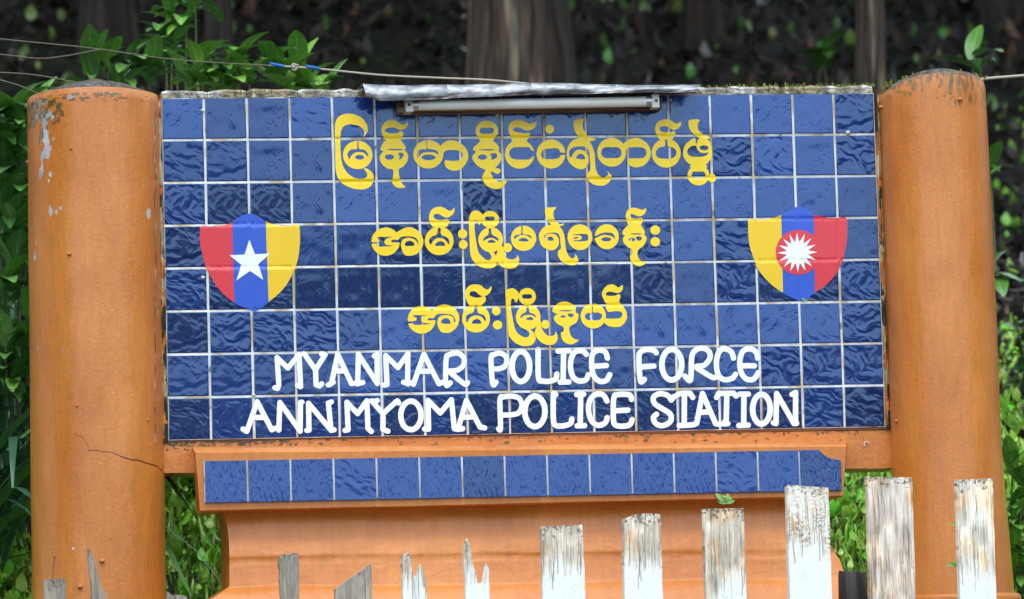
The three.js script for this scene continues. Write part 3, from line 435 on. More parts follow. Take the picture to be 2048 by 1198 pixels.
emblem([1350, 390], 2.9226, '715,68 668,88 620,117 580,132 540,141 485,145 433,140 427,200 432,270 447,335 490,440 560,520 630,571 690,602 735,620 775,602 820,570 900,510 962,425 995,320 1007,220 1000,133 940,135 880,130 845,122 810,113 775,84 745,72', [
  [vGold, '380,30 620,30 633,680 380,680'], [vBlue, '620,30 810,30 819,680 633,680'], [vRed, '810,30 1080,30 1080,680 819,680']],
  [['disc', vRed, (x) => { x.beginPath(); x.arc(720, 335, 131, 0, 6.2832); x.fill(); }, 0.0014],
   ['sun', vWhite, (x) => { x.beginPath(); for (let k = 0; k < 32; k++) { const a = k * Math.PI / 16 - Math.PI / 2 - 0.02, r = k % 2 ? 62 : 117; x.lineTo(715 + r * Math.cos(a), 337 + r * Math.sin(a)); } x.fill(); }, 0.0021]],
  'shield emblem in yellow, blue and red with a white sun on a red disc');
// plastic plugs and rusty fixings left in the wall
const plugMat = std({ color: rgb(0.6, 0.62, 0.62), roughness: 0.5 }), rust = std({ color: rgb(0.22, 0.1, 0.045), roughness: 0.8 });
for (const [x, y, r] of [[405, 221, 3.6], [994, 231, 4.5], [1341, 200, 3.5], [1696, 265, 4.5], [406, 555, 4.2], [507, 790, 4], [725, 180, 4]]) { const o = part('wall_plug', new THREE.SphereGeometry(1, 10, 6), plugMat, wall); o.position.copy(at(x, y, 0.001)); o.scale.set(r / 812, r * 0.85 / 812, 0.005); }
{ const o = part('hook', new THREE.TorusGeometry(0.006, 0.0016, 6, 12, 4.2), plugMat, wall); o.position.copy(at(1733, 888, -0.004)); }

// ------------------------------------------------------------------ pillars
function pillar(label, rows, zc, top, flakes) {
  const pts = rows.map(([l, r, y]) => { const c = at((l + r) / 2, y, zc); return { c, r: (r - l) / 2 / pxScale(zc) }; });
  const P = pts[0], Q = pts[pts.length - 1], N = 110, M = 96, yT = P.c.y, yB = -0.15;
  const sect = (y) => { for (let i = 0; i < pts.length - 1; i++) { const a = pts[i], b = pts[i + 1]; if (y >= b.c.y || i === pts.length - 2) { const t = (a.c.y - y) / (a.c.y - b.c.y); return { x: lerp(a.c.x, b.c.x, t), r: lerp(a.r, b.r, t) }; } } };
  const G = thing('concrete_pillar', label, 'pillar');
  const pos = [], idx = [], uv = [];
  for (let j = 0; j <= N; j++) { const y = lerp(yT, yB, j / N), s = sect(y); for (let i = 0; i <= M; i++) { const f = (i / M * 2 - 1) * Math.PI, sx = Math.sin(f), cz = Math.cos(f), n = 0.0032 * (fbm(sx * 2.4 + 7, cz * 2.4 + y * 3, 3) - 0.5) + 0.0012 * (vn(sx * 14 + 40, y * 14 + cz * 9) - 0.5), edge = j === 0 ? top.rim(f) : j === 1 ? top.rim(f) * 0.6 : 0; const r = s.r + n - (j === 0 ? 0.004 : 0); pos.push(s.x + r * sx, y + edge, zc + r * cz); uv.push(i / M, 1 - j / N); } }
  for (let j = 0; j < N; j++) for (let i = 0; i < M; i++) { const a = j * (M + 1) + i, b = a + M + 1; idx.push(a, b, a + 1, a + 1, b, b + 1); }
  const tex = canvasTex(2048, 2048, (x, w, h) => {
    pixels(x, w, h, (i, j) => orange(i * 0.7, j, 1));
    const to = (px, py) => { const p = at(px, py, zc + 0.14), s = sect(p.y), c = at(px, py, zc), dx = (px - (1024 + FPX * new THREE.Vector3(s.x, p.y, zc).sub(eye).dot(right) / new THREE.Vector3(s.x, p.y, zc).sub(eye).dot(fw))) / pxScale(zc) / s.r; const f = Math.asin(clamp(dx, -0.99, 0.99)) - YAW; return [(f / Math.PI + 1) / 2 * w, (yT - p.y) / (yT - yB) * h]; };
    flakes(x, to, w, h);
  });
  const bump = paintBump.clone(); bump.repeat.set(2, 3);
  part('shaft', geoOf(pos, idx, uv), phy({ map: tex, roughness: 0.42, bumpMap: bump, bumpScale: 0.0012, clearcoat: 0.5, clearcoatRoughness: 0.32 }), G);
  // mortar cap
  const cp = [], ci = [], cu = [], R = 12;
  for (let r = 0; r <= R; r++) for (let i = 0; i <= M; i++) { const f = (i / M * 2 - 1) * Math.PI, t = 1 - r / R, s = sect(yT), e = r === 0 ? top.rim(f) - 0.004 : top.rim(f) * t * t + top.dome(Math.sin(f) * t, Math.cos(f) * t) * (1 - t * t * t); const rad = (s.r - 0.003) * t; cp.push(s.x + rad * Math.sin(f), yT + e + 0.004 * (fbm(rad * Math.sin(f) * 40, rad * Math.cos(f) * 40, 3) - 0.5), zc + rad * Math.cos(f)); cu.push(cp[cp.length - 3] * 2, cp[cp.length - 1] * 2); }
  for (let r = 0; r < R; r++) for (let i = 0; i < M; i++) { const a = r * (M + 1) + i, b = a + M + 1; ci.push(a, a + 1, b, a + 1, b + 1, b); }
  part('cap', geoOf(cp, ci, cu), std({ color: rgb(0.33, 0.33, 0.34), map: mortarTex, roughness: 0.75, bumpMap: mortarBump, bumpScale: 0.01 }), G);
  return { G, sect, zc, front: (px, py) => { let p = at(px, py, zc); const s = sect(p.y), pc = 1024 + FPX * new THREE.Vector3(s.x, p.y, zc).sub(eye).dot(right) / new THREE.Vector3(s.x, p.y, zc).sub(eye).dot(fw), f = Math.asin(clamp((px - pc) / pxScale(zc) / s.r, -0.98, 0.98)) - YAW; return { p: new THREE.Vector3(s.x + s.r * Math.sin(f), at(px, py, zc + s.r * Math.cos(f)).y, zc + s.r * Math.cos(f)), f }; } };
}
const crackDark = 'rgba(58,30,12,0.95)';
const ZP = -0.045, ZR = 0.015;
const pL = pillar('orange painted round pillar with flaked grey patches and a crack, beside the starred shield', [[56, 318, 190], [60, 321, 500], [64, 326, 900], [67, 328, 1198]], ZP,
  { rim: (f) => 0.006 * (vn(f * 3 + 20, 1) - 0.5) * Math.cos(f / 2) ** 2 - 0.008 * Math.abs(Math.sin(f)), dome: (x, z) => 0.03 * (1 - x * x - z * z) + 0.01 * vn(x * 4 + 5, z * 4) },
  (x, to, w, h) => {
    const sp = (px, py, rx, ry, col, n = 11, wob = 0.35) => { const [a, b] = to(px, py); x.fillStyle = col; blob(x, a, b, rx * 2.6, ry * 1.62, n, wob); };
    const grey = () => { const v = 150 + 55 * rnd(); return `rgba(${v},${v},${v * 1.01},0.95)`; }, mould = () => `rgba(${60 + 40 * rnd()},${55 + 30 * rnd()},${30 + 20 * rnd()},${0.35 + 0.4 * rnd()})`;
    for (let k = 0; k < 90; k++) sp(62 + 75 * rnd() ** 1.5, 195 + 50 * rnd() ** 1.4, rr(2, 7), rr(3, 8), mould());
    for (let k = 0; k < 60; k++) sp(65 + 250 * rnd(), 188 + 14 * rnd() ** 2, rr(2, 6), rr(1, 4), mould());
    for (let k = 0; k < 26; k++) sp(rr(72, 108), 200 + 40 * rnd(), rr(2, 6), rr(3, 8), ((v) => `rgba(${v},${v * 0.97},${v * 0.9},0.85)`)(100 + 60 * rnd()));
    for (const [a, b, c, d] of [[100, 252, 5, 12], [101, 266, 5, 12], [104, 282, 5, 10], [106, 296, 6, 10], [96, 305, 4, 8], [93, 335, 4, 8], [91, 344, 3, 6], [94, 312, 3, 8], [113, 420, 3, 8], [125, 422, 2, 4], [134, 416, 3, 3], [302, 424, 4, 8], [72, 448, 2, 5], [78, 505, 3, 6], [81, 480, 2, 3], [111, 225, 4, 5], [117, 232, 3, 4], [105, 228, 3, 4], [112, 346, 3, 4], [109, 358, 2, 3], [119, 276, 2, 3], [75, 675, 1.5, 4], [85, 690, 2, 4], [138, 701, 1.5, 1.5], [160, 1097, 1.5, 2], [154, 195, 4, 4]]) sp(a, b, c * 1.45, d * 1.35, grey(), 13, 0.4);
    for (const [a, b, c, d] of [[90, 262, 3, 9], [88, 275, 3, 8], [95, 262, 3, 10], [105, 250, 2, 5]]) sp(a, b, c, d, 'rgba(92,90,84,0.9)');
    for (let k = 0; k < 130; k++) sp(60 + 258 * rnd(), 200 + 990 * rnd(), rr(0.4, 1.2), rr(0.4, 1.3), rnd() < 0.35 ? 'rgba(225,215,200,0.8)' : 'rgba(95,55,20,0.55)');
    for (let k = 0; k < 70; k++) sp(314 - 3 * rnd(), 205 + 680 * rnd(), rr(0.8, 2), rr(4, 12), rnd() < 0.3 ? 'rgba(205,190,150,0.8)' : 'rgba(50,42,26,0.6)');
    x.strokeStyle = crackDark; x.lineCap = 'round'; const cr = P2('161,867 176,873 183,884 189,893 189,901 208,902 232,905 252,914 258,916 286,921 305,927 318,932 324,938 327,943');
    for (let i = 0; i < cr.length - 1; i++) { x.lineWidth = i < 3 ? 1.6 : 2.6 + (i > 6 ? 1.2 : 0); x.beginPath(); x.moveTo(...to(...cr[i])); const m = [(cr[i][0] + cr[i + 1][0]) / 2 + rr(-1, 1), (cr[i][1] + cr[i + 1][1]) / 2 + rr(-1, 1)]; x.lineTo(...to(...m)); x.lineTo(...to(...cr[i + 1])); x.stroke(); }
  });
const pR = pillar('orange painted round pillar with mossy grey top, leaning beside the sun shield', [[1757, 1972, 178], [1770, 1988, 500], [1781, 2004, 900], [1788, 2027, 1170], [1790, 2036, 1260]], ZR,
  { rim: (f) => 0.03 * Math.cos((f - 0.25)) * (Math.cos(f) > -0.2 ? 1 : 0.6) - 0.006 + 0.005 * (vn(f * 4 + 3, 2) - 0.5), dome: (x, z) => 0.03 + 0.012 * vn(x * 3 + 15, z * 3) },
  (x, to, w, h) => {
    const sp = (px, py, rx, ry, col, n = 11, wob = 0.35) => { const [a, b] = to(px, py); x.fillStyle = col; blob(x, a, b, rx * 2.9, ry * 1.62, n, wob); };
    for (let k = 0; k < 150; k++) { const q = rnd() ** 2; sp(1762 + 206 * rnd(), 158 + 40 * q, rr(1.5, 5), rr(2, 7) * (1.3 - q), `rgba(${70 + 50 * rnd()},${62 + 34 * rnd()},${30 + 22 * rnd()},${0.2 + 0.4 * rnd()})`); }
    for (let k = 0; k < 40; k++) sp(rr(1885, 1962), 165 + 42 * rnd(), rr(1, 3), rr(3, 10), `rgba(78,70,30,${0.2 + 0.3 * rnd()})`);
    for (let k = 0; k < 30; k++) sp(1762 + 206 * rnd(), 150 + 12 * rnd(), rr(2, 5), rr(2, 4), 'rgba(110,112,112,0.9)');
    for (let k = 0; k < 14; k++) sp(rr(1805, 1838), rr(236, 262), rr(2, 6), rr(2, 5), 'rgba(206,118,38,0.5)');
    for (let k = 0; k < 120; k++) sp(1765 + 250 * rnd(), 200 + 980 * rnd(), rr(0.4, 1.2), rr(0.4, 1.3), rnd() < 0.3 ? 'rgba(225,205,180,0.6)' : 'rgba(95,55,20,0.5)');
    for (let k = 0; k < 40; k++) sp(1770 + 190 * rnd(), 200 + 700 * rnd(), rr(0.6, 2), rr(8, 40), 'rgba(140,88,30,0.16)');
  });
for (const [pl, x, y, r] of [[pL, 155, 297, 3], [pL, 152, 508, 4.5], [pL, 167, 811, 3], [pL, 216, 1122, 5.5], [pL, 174, 1173, 5.5], [pR, 1910, 199, 5], [pR, 1789, 842, 4], [pL, 57, 324, 3], [pL, 300, 840, 2.5], [pR, 1760, 214, 5]]) {
  const q = pl.front(x, y), o = part('nail', new THREE.SphereGeometry(1, 9, 7), paint, pl.G); o.position.copy(q.p); o.rotation.y = q.f; o.scale.set(r / 812, r * 0.9 / 812, r * 1.5 / 812);
}
{ // stepped plinth under the leaning pillar
  const c = at(1913, 1190, ZR), P = []; for (let i = 0; i <= 3; i++) P.push(new THREE.Vector2([0.152, 0.158, 0.16, 0.165][i], [0, -0.004, -0.012, -0.35][i]));
  const o = part('plinth', new THREE.LatheGeometry(P, 48), paint, pR.G); o.position.set(c.x, c.y, ZR);
}

// ------------------------------------------------------------------ lamp and its metal cover
{
  const t = thing('tube_light', 'unlit fluorescent tube in a rusty batten under the metal sheet', 'lamp');
  const bA = at(796, 213, 0.03), bB = at(1321, 206, 0.03), ang = Math.atan2(bB.y - bA.y, bB.x - bA.x), mid = bA.clone().lerp(bB, 0.5), len = bA.distanceTo(bB);
  const white = std({ color: rgb(0.62, 0.62, 0.58), roughness: 0.5 });
  const rustTex = canvasTex(512, 64, (x, w, h) => pixels(x, w, h, (i, j) => { const a = sst(0.42, 0.62, fbm(i / 18, j / 14, 4)); return [lerp(150, 96, a), lerp(140, 66, a), lerp(118, 40, a)]; }));
  const bs = new THREE.Shape([[-0.5, -0.5], [0.5, -0.5], [0.44, 0.5], [-0.44, 0.5]].map(([a, b]) => new THREE.Vector2(a * 0.027, b * 0.036)));
  const bg = new THREE.ExtrudeGeometry(bs, { depth: len, bevelEnabled: true, bevelSize: 0.0015, bevelThickness: 0.0015, bevelSegments: 2 });
  bg.rotateZ(Math.PI / 2); bg.rotateY(Math.PI / 2); bg.translate(-len / 2, 0, 0);
  const body = part('batten', bg, std({ map: rustTex, roughness: 0.6 }), t); body.position.set(mid.x, mid.y - 0.003, 0.021); body.rotation.z = ang;
  const tA = at(828, 211, 0.062), tB = at(1299, 203, 0.062), tl = tA.distanceTo(tB), ta = Math.atan2(tB.y - tA.y, tB.x - tA.x);
  const tube = part('tube', new THREE.CylinderGeometry(0.0132, 0.0132, tl, 28), phy({ color: rgb(0.86, 0.85, 0.79), roughness: 0.3, clearcoat: 0.4, clearcoatRoughness: 0.05 }), t); tube.position.copy(tA).lerp(tB, 0.5); tube.rotation.z = ta + Math.PI / 2;
  for (const s of [-1, 1]) {
    const c = tA.clone().lerp(tB, 0.5 + s * 0.5), d = new THREE.Vector3(Math.cos(ta) * s, Math.sin(ta) * s, 0);
    const cap = part('end_cap', new THREE.CylinderGeometry(0.0137, 0.0137, 0.014, 24), std({ color: rgb(0.55, 0.56, 0.55), metalness: 0.8, roughness: 0.4 }), t); cap.position.copy(c).addScaledVector(d, -0.003); cap.rotation.z = ta + Math.PI / 2;
    const g = new THREE.ExtrudeGeometry(new THREE.Shape().absarc(0, 0, 0.0155, 0, Math.PI).lineTo(-0.0155, -0.045).lineTo(0.0155, -0.045), { depth: 0.016, bevelEnabled: true, bevelSize: 0.001, bevelThickness: 0.001, bevelSegments: 1 });
    g.rotateX(Math.PI / 2); g.rotateZ(Math.PI / 2); g.rotateX(0);
    const hd = part('lamp_holder', new THREE.BoxGeometry(0.018, 0.033, 0.055, 2, 2, 2), white, t); hd.position.copy(c).addScaledVector(d, 0.013); hd.position.z = 0.049; hd.rotation.z = ta;
    const pin = part('lamp_pin', new THREE.CylinderGeometry(0.0035, 0.0035, 0.002, 12), std({ color: rgb(0.05, 0.05, 0.05) }), t); pin.position.copy(hd.position).add(new THREE.Vector3(0.001 * s, 0, 0.0282)); pin.rotation.x = Math.PI / 2;
  }
  // crumpled sheet: from the top of the wall forward, its front edge bent down
  const nu = 120, nv = 16, P = [], I = [], uv = [];
  const Lz = (u) => lerp(0.088, 0.082, u);
  for (let u = 0; u <= nu; u++) {
    const a = u / nu, ft = at(lerp(725, 1401, a), lerp(168, 168.5, a) + 1.5 * Math.sin(a * 9), Lz(a)), lipPx = a < 0.04 ? lerp(193, 202, a / 0.04) : a < 0.5 ? lerp(203, 190, (a - 0.04) / 0.46) : lerp(190, 184, (a - 0.5) / 0.5), fb = at(lerp(732, 1392, a), lipPx + 2 * (vn(a * 24, 3) - 0.5), Lz(a) + 0.012);
    for (let v = 0; v <= nv; v++) {
      const s = v / nv; let p;
      if (s < 0.5) { const k = s / 0.5; p = new THREE.Vector3(ft.x + 0.004 * (1 - k), lerp(PY + H2 + 0.026, ft.y, k ** 1.5), lerp(-0.07, ft.z, k)); }
      else { const k = (s - 0.5) / 0.5; p = ft.clone().lerp(fb, k); const fold = Math.abs(((a * 3.1 + k * 0.55 + 0.35 * vn(a * 5, 1)) % 1) - 0.5); p.z += 0.008 * Math.sin(k * 3.14) + 0.006 * (fbm(a * 8, k * 1.5 + 3, 2) - 0.5) * 2 + 0.012 * (fold - 0.25); }
      p.y += 0.003 * (fbm(a * 9 + 5, s * 2, 2) - 0.5) * (s < 0.9 ? 1 : 0.4);
      P.push(p.x, p.y, p.z); uv.push(a * 4, s);
    }
  }
  for (let u = 0; u < nu; u++) for (let v = 0; v < nv; v++) { const k = u * (nv + 1) + v; I.push(k, k + 1, k + nv + 1, k + 1, k + nv + 2, k + nv + 1); }
  const shell = geoOf(P, I, uv), nrm = shell.getAttribute('normal'), B = []; for (let k = 0; k < P.length / 3; k++) B.push(P[3 * k] - 0.0008 * nrm.getX(k), P[3 * k + 1] - 0.0008 * nrm.getY(k), P[3 * k + 2] - 0.0008 * nrm.getZ(k));
  const back = geoOf(B, I.slice().reverse(), uv);
  const tinTex = canvasTex(1024, 128, (x, w, h) => pixels(x, w, h, (i, j) => { const a = fbm(i / 90, j / 20, 3), r = 0.75 * sst(0.55, 0.7, fbm(i / 320 + 9, j / 9 + 3, 4)); const l = 0.8 + 0.7 * (a - 0.5); return [lerp(178, 108, r) * l, lerp(180, 78, r) * l, lerp(184, 68, r) * l]; }));
  const tin = part('metal_sheet', mergeGeometries([shell, back]), std({ map: tinTex, metalness: 0.35, roughness: 0.4, side: THREE.DoubleSide }));
  tag(tin, 'crumpled grey metal sheet bent over the top of the tiled wall', 'metal sheet');
}

// ------------------------------------------------------------------ picket fence in front
{
  const FZ = 0.72, fence = thing('picket_fence', 'weathered wooden picket fence with broken boards and patchy white paint', 'fence');
  const list = [
    ['88,1159 131,1158 133,1260 92,1260', 0, 0], ['177,1097 181,1100 190,1125 200,1160 207,1183 212,1187 219,1260 182,1260 184,1180 179,1140', 0, 1],
    ['336,1184 345,1192 357,1190 374,1193 376,1260 334,1260', 0, 0],
    ['560,1116 568,1109 580,1111 585,1106 596,1107 597,1150 598,1260 560,1260 561,1140 558,1128', 0, 1], ['671,1178 741,1129 743,1132 743,1260 671,1260', 0, 0],
    ['805,1111 815,1106 822,1110 823,1135 829,1155 835,1152 837,1134 842,1129 846,1140 852,1165 853,1260 805,1260', 1157, 1], ['931,1090 936,1077 941,1090 944,1120 951,1150 956,1168 966,1166 970,1150 971,1127 976,1135 978,1180 979,1260 934,1260 930,1130', 1118, 1],
    ['1083,1054 1164,1050 1168,1110 1171,1260 1085,1260', 1132, 0], ['1247,1040 1258,1036 1270,1030 1300,1028 1321,1029 1323,1100 1326,1260 1247,1260', 1118, 1],
    ['1408,1019 1487,1017 1490,1110 1494,1260 1412,1260', 1165, 0], ['1574,970 1657,976 1660,1080 1664,1260 1580,1260', 1088, 0],
    ['1735,954 1824,956 1827,1060 1832,1260 1738,1260', 0, 0], ['1914,960 1986,958 1988,1060 1994,1260 1919,1260', 1142, 0]];
  const lowY = -0.42;
  list.forEach(([s, pl, rough], k) => {
    const q = P2(s).map(([a, b]) => at(a, b, FZ)); for (const v of q) if (v.y < at(1000, 1245, FZ).y) v.y = lowY;
    const ys = q.map((v) => v.y), xs = q.map((v) => v.x), yT = Math.max(...ys), x0 = Math.min(...xs), x1 = Math.max(...xs), fine = [];
    for (let i = 0; i < q.length; i++) { const a = q[i], b = q[(i + 1) % q.length], n = Math.max(1, Math.round(Math.min(a.distanceTo(b), 0.45) / 0.012)); for (let m = 0; m < n; m++) { const t = m / n, p = a.clone().lerp(b, t); const j = (rough ? 0.0022 : 0.001); fine.push(new THREE.Vector2(p.x + j * (fbm(p.y * 90 + k * 7, p.x * 60, 2) - 0.5) * 2, p.y + (p.y > yT - 0.02 ? j * 1.2 * (fbm(p.x * 160 + k, 2, 2) - 0.5) : 0))); } }
    const g = new THREE.ExtrudeGeometry(new THREE.Shape(fine), { depth: 0.024, bevelEnabled: true, bevelSize: 0.0006, bevelThickness: 0.0008, bevelSegments: 1 }); g.translate(0, 0, FZ - 0.0248);
    const u = g.getAttribute('uv'), p = g.getAttribute('position'); for (let i = 0; i < u.count; i++) u.setXY(i, (p.getX(i) - x0) / (x1 - x0 + 0.001) * 0.96 + 0.02, 1 - (yT - p.getY(i)) / 0.36);
    const warm = k === 11 ? 1 : 0, pale = k === 12 ? 1.38 : k >= 10 ? 1.26 : k < 5 ? 0.9 : 1.2;
    const tex = canvasTex(256, 768, (x, w, h) => {
      const toY = (py) => (yT - at((P2(s)[0][0]), py, FZ).y) / 0.36 * h, py0 = pl ? toY(pl) : 9999, slant = k === 10 ? 60 : k === 9 ? -120 : 0;
      pixels(x, w, h, (i, j) => {
        const gx = i + 10 * (fbm(i / 40 + k * 9, j / 160, 2) - 0.5), f = fbm(gx / 5 + k * 31, j / 130, 4), c = fbm(i / 60 + k, j / 90, 4), sp = fbm(i / 7, j / 9 + k * 5, 3);
        let l = (0.9 + 0.5 * (f - 0.5) + 0.45 * (c - 0.5)) * pale, col = [198 * l, (185 - 6 * warm) * l, (166 - 6 * warm) * l];
        const tan = sst(0.52, 0.66, fbm(i / 80 + k * 3 + 60, j / 110, 3)) * (k > 6 ? 0.55 : 0.25); col = [lerp(col[0], 178 * l * 1.15, tan), lerp(col[1], 140 * l * 1.15, tan), lerp(col[2], 104 * l * 1.15, tan)];
        const dk = 0.6 * sst(0.62, 0.72, fbm(gx / 4 + 300 + k * 11, j / 200, 3)) * 0.75; col = col.map((v) => v * (1 - dk * (k === 11 ? 0.5 : 0.32)));
        const line = py0 + slant * (i / w - 0.5) * 1.6 + 60 * (fbm(i / 60 + k * 17, 3, 5) - 0.5) * 2; let wh = sst(-46, 46, j - line + 130 * (fbm(gx / 6 + 70, j / 60 + k, 3) - 0.5)) * (1 - 0.8 * sst(0.77, 0.82, sp));
        if (k === 10) wh = Math.max(wh, 0.85 * sst(0.47, 0.56, fbm(i / 13, j / 7 + 99, 4)));
        if (k === 11 || k === 12) wh = Math.max(wh, 0.35 * sst(0.45, 0.7, fbm(i / 30 + k, j / 170, 4)));
        return [lerp(col[0], 240, wh), lerp(col[1], 239, wh), lerp(col[2], 230, wh)];
      });
      for (let n = 0; n < (k === 11 ? 34 : 16); n++) { let a = rnd() * w, b = rnd() * (pl ? py0 : h) * 0.9; x.strokeStyle = `rgba(${50 + 30 * rnd()},${40 + 26 * rnd()},36,${0.25 + 0.45 * rnd()})`; x.lineWidth = rr(0.8, 2.4); x.beginPath(); x.moveTo(a, b); for (let q = 0; q < 9; q++) { a += rr(-4, 4); b += rr(8, 26); x.lineTo(a, b); } x.stroke(); }
      for (let n = 0; n < 60; n++) { x.fillStyle = `rgba(60,50,42,${0.2 + 0.4 * rnd()})`; blob(x, rnd() * w, rnd() ** 3 * 60, rr(2, 9), rr(2, 10), 8, 0.5); }
    });
    const bump = tex; part('picket', g, std({ map: tex, roughness: 0.7, bumpMap: bump, bumpScale: 0.003 }), fence);
  });
  const woodTex = canvasTex(256, 256, (x, w, h) => pixels(x, w, h, (i, j) => { const l = 0.5 + fbm(i / 40, j / 4, 4); return [92 * l, 82 * l, 70 * l]; }));
  const rail = std({ map: woodTex, roughness: 0.85 });
  for (const y of [0.02, -0.26]) { const a = at(-60, 1400, FZ), b = at(2110, 1400, FZ); part('rail', slab([{ x: a.x, y: y + 0.03 }, { x: b.x, y: y + 0.03 }, { x: b.x, y: y - 0.03 }, { x: a.x, y: y - 0.03 }], FZ - 0.027, FZ - 0.06), rail, fence); }
  // nail on the first picket
  const nA = at(104, 1160, FZ - 0.008), nB = at(110, 1114, FZ - 0.008), n = part('nail', mergeGeometries([new THREE.CylinderGeometry(0.0016, 0.0012, nA.distanceTo(nB), 8), new THREE.CylinderGeometry(0.0036, 0.0036, 0.0015, 10).translate(0, nA.distanceTo(nB) / 2, 0)]), rust, fence); n.position.copy(nA).lerp(nB, 0.5); n.rotation.z = -0.13 + 0.02;
  // black log post
  const pc = at(1704, 1146, FZ - 0.09), R = 0.034, P = [], I = [], M = 28, N = 10, uv = [];
  for (let j = 0; j <= N + 1; j++) for (let i = 0; i <= M; i++) { const f = i / M * 6.2832, y = j > N ? pc.y - 0.002 : lerp(lowY, pc.y, j / N), r = j > N ? 0 : R * (1 + 0.28 * (fbm(Math.cos(f) * 5 + 9, Math.sin(f) * 5 + y * 2, 3) - 0.5) + (j === N ? -0.06 : 0)); P.push(pc.x + r * Math.sin(f), y + (j === N ? 0.016 * (vn(f * 3, 4) - 0.5) : 0), pc.z + r * Math.cos(f)); uv.push(i / M, y * 3); }
  for (let j = 0; j <= N; j++) for (let i = 0; i < M; i++) { const a = j * (M + 1) + i, b = a + M + 1; I.push(a, a + 1, b, a + 1, b + 1, b); }
  const bark = canvasTex(256, 256, (x, w, h) => pixels(x, w, h, (i, j) => { const l = 0.35 + 1.3 * (fbm(i / 7, j / 40, 4) - 0.2); return [60 * l, 52 * l, 48 * l]; }));
  const post = part('post', geoOf(P, I, uv), std({ map: bark, roughness: 0.6, bumpMap: bark, bumpScale: 0.012 }), fence); post.userData.label = 'blackened round log post behind the pickets';
}

// ------------------------------------------------------------------ leaves and plants
function leafGeo(len, wid, curl = 0.25, fold = 0.25, nl = 5) {
  const P = [], I = [], uv = [];
  for (let k = 0; k <= nl; k++) { const t = k / nl, w = wid / 2 * Math.pow(Math.sin(Math.PI * Math.min(0.985, 0.06 + t * 0.94)), 0.62), y = len * Math.sin(t * curl * 2) / (curl * 2 || 1), z = -len * (1 - Math.cos(t * curl * 2)) / (curl * 2 || 1); for (const s of [-1, 0, 1]) { P.push(s * w, y, z + Math.abs(s) * w * fold); uv.push(s * 0.5 + 0.5, t); } }
  for (let k = 0; k < nl; k++) for (let s = 0; s < 2; s++) { const a = k * 3 + s; I.push(a, a + 1, a + 3, a + 1, a + 4, a + 3); }
  return geoOf(P, I, uv);
}
const leafMat = (r, g, b, rough = 0.4, tr = 0.15) => phy({ color: rgb(r, g, b), roughness: rough, side: THREE.DoubleSide, clearcoat: 0.4, clearcoatRoughness: 0.25, transmission: tr, thickness: 0 });
const veinTex = canvasTex(128, 256, (x, w, h) => { pixels(x, w, h, (i, j) => { const m = Math.abs(i - 64), v = m < 2.5 ? 1.5 : 1, s = Math.abs(((j - m * 0.9) % 26)) < 2 ? 1.16 : 1, n = 0.85 + 0.3 * fbm(i / 9, j / 9, 3); return [150 * v * s * n, 178 * v * s * n, 120 * v * s * n]; }); });
const leafShades = [[0.3, 0.52, 0.22], [0.5, 0.78, 0.34], [0.2, 0.38, 0.2], [0.7, 0.95, 0.36]].map(([r, g, b]) => { const m = leafMat(r, g, b, 0.3); m.map = veinTex; return m; });
const broad = [leafGeo(0.105, 0.044, 0.45, 0.3, 7), leafGeo(0.075, 0.034, 0.6, 0.45, 7), leafGeo(0.125, 0.046, 0.3, 0.2, 7)];
const stemMat = std({ color: rgb(0.1, 0.13, 0.05), roughness: 0.7 });
const V = (x, y, z) => new THREE.Vector3(x, y, z);
function stemGeo(a, b, r0 = 0.0034, r1 = 0.002, bend = 0.03) { const m = a.clone().lerp(b, 0.5).add(V(rr(-bend, bend), 0, rr(-bend, bend))); return new THREE.TubeGeometry(new THREE.CatmullRomCurve3([a, m, b]), 6, (r0 + r1) / 2, 5); }
function rosette(parent, c, n, size, shades, lean = 0.9) {
  for (let k = 0; k < n; k++) {
    const o = part('leaf', broad[Math.floor(rnd() * 3)], leafShades[shades[Math.floor(rnd() * shades.length)]], parent);
    o.position.copy(c).add(V(rr(-1, 1) * 0.01, -0.012 * (k % 3), rr(-1, 1) * 0.01)); const az = k * 2.4 + rr(-0.4, 0.4), tl = rr(0.25, lean + 0.5);
    o.rotation.set(0, 0, 0); o.rotateY(az); o.rotateX(tl); o.rotateY(Math.PI); o.rotateX(0); o.scale.setScalar(size * rr(0.7, 1.2));
  }
}
function shrub(label, group, heads, z, size, shades, n = 8) {       // heads in photo pixels at depth z
  const cs = heads.map(([px, py, dz = 0]) => at(px, py, z + dz)), cx = cs.reduce((s, c) => s + c.x, 0) / cs.length;
  const g = thing('broadleaf_shrub', label, 'shrub', group); const base = V(cx, H(cx, z) - 0.02, z);
  for (const c of cs) { const b = base.clone().add(V((c.x - cx) * 0.45, 0, 0)); b.y = H(b.x, z) - 0.02; part('stem', stemGeo(b, c), stemMat, g); rosette(g, c, n, size, shades); for (const t of [0.45, 0.72]) rosette(g, b.clone().lerp(c, t).add(V(rr(-0.02, 0.02), 0, rr(-0.02, 0.02))), 4, size * 0.9, shades, 1.2); }
}
const G1 = 'broad leaved shrubs behind the tiled wall';
shrub('glossy green broad leaved shrub rising behind the wall top beside the flaked pillar', G1, [[215, 130], [262, 120], [300, 155], [240, 165], [180, 150], [330, 120]], -1.15, 1.05, [0, 1, 2], 7);
shrub('light green shrub with upright oval leaves under the blue twine', G1, [[400, 118], [440, 140], [475, 125], [418, 155], [385, 160], [500, 150], [450, 165]], -1.05, 1.05, [1, 3, 0], 7);
shrub('broad leaved shrub with one big upright leaf by the blue knots', G1, [[560, 150], [600, 140], [620, 165], [540, 120], [650, 170], [585, 172]], -1.2, 1.15, [1, 0, 3], 6);
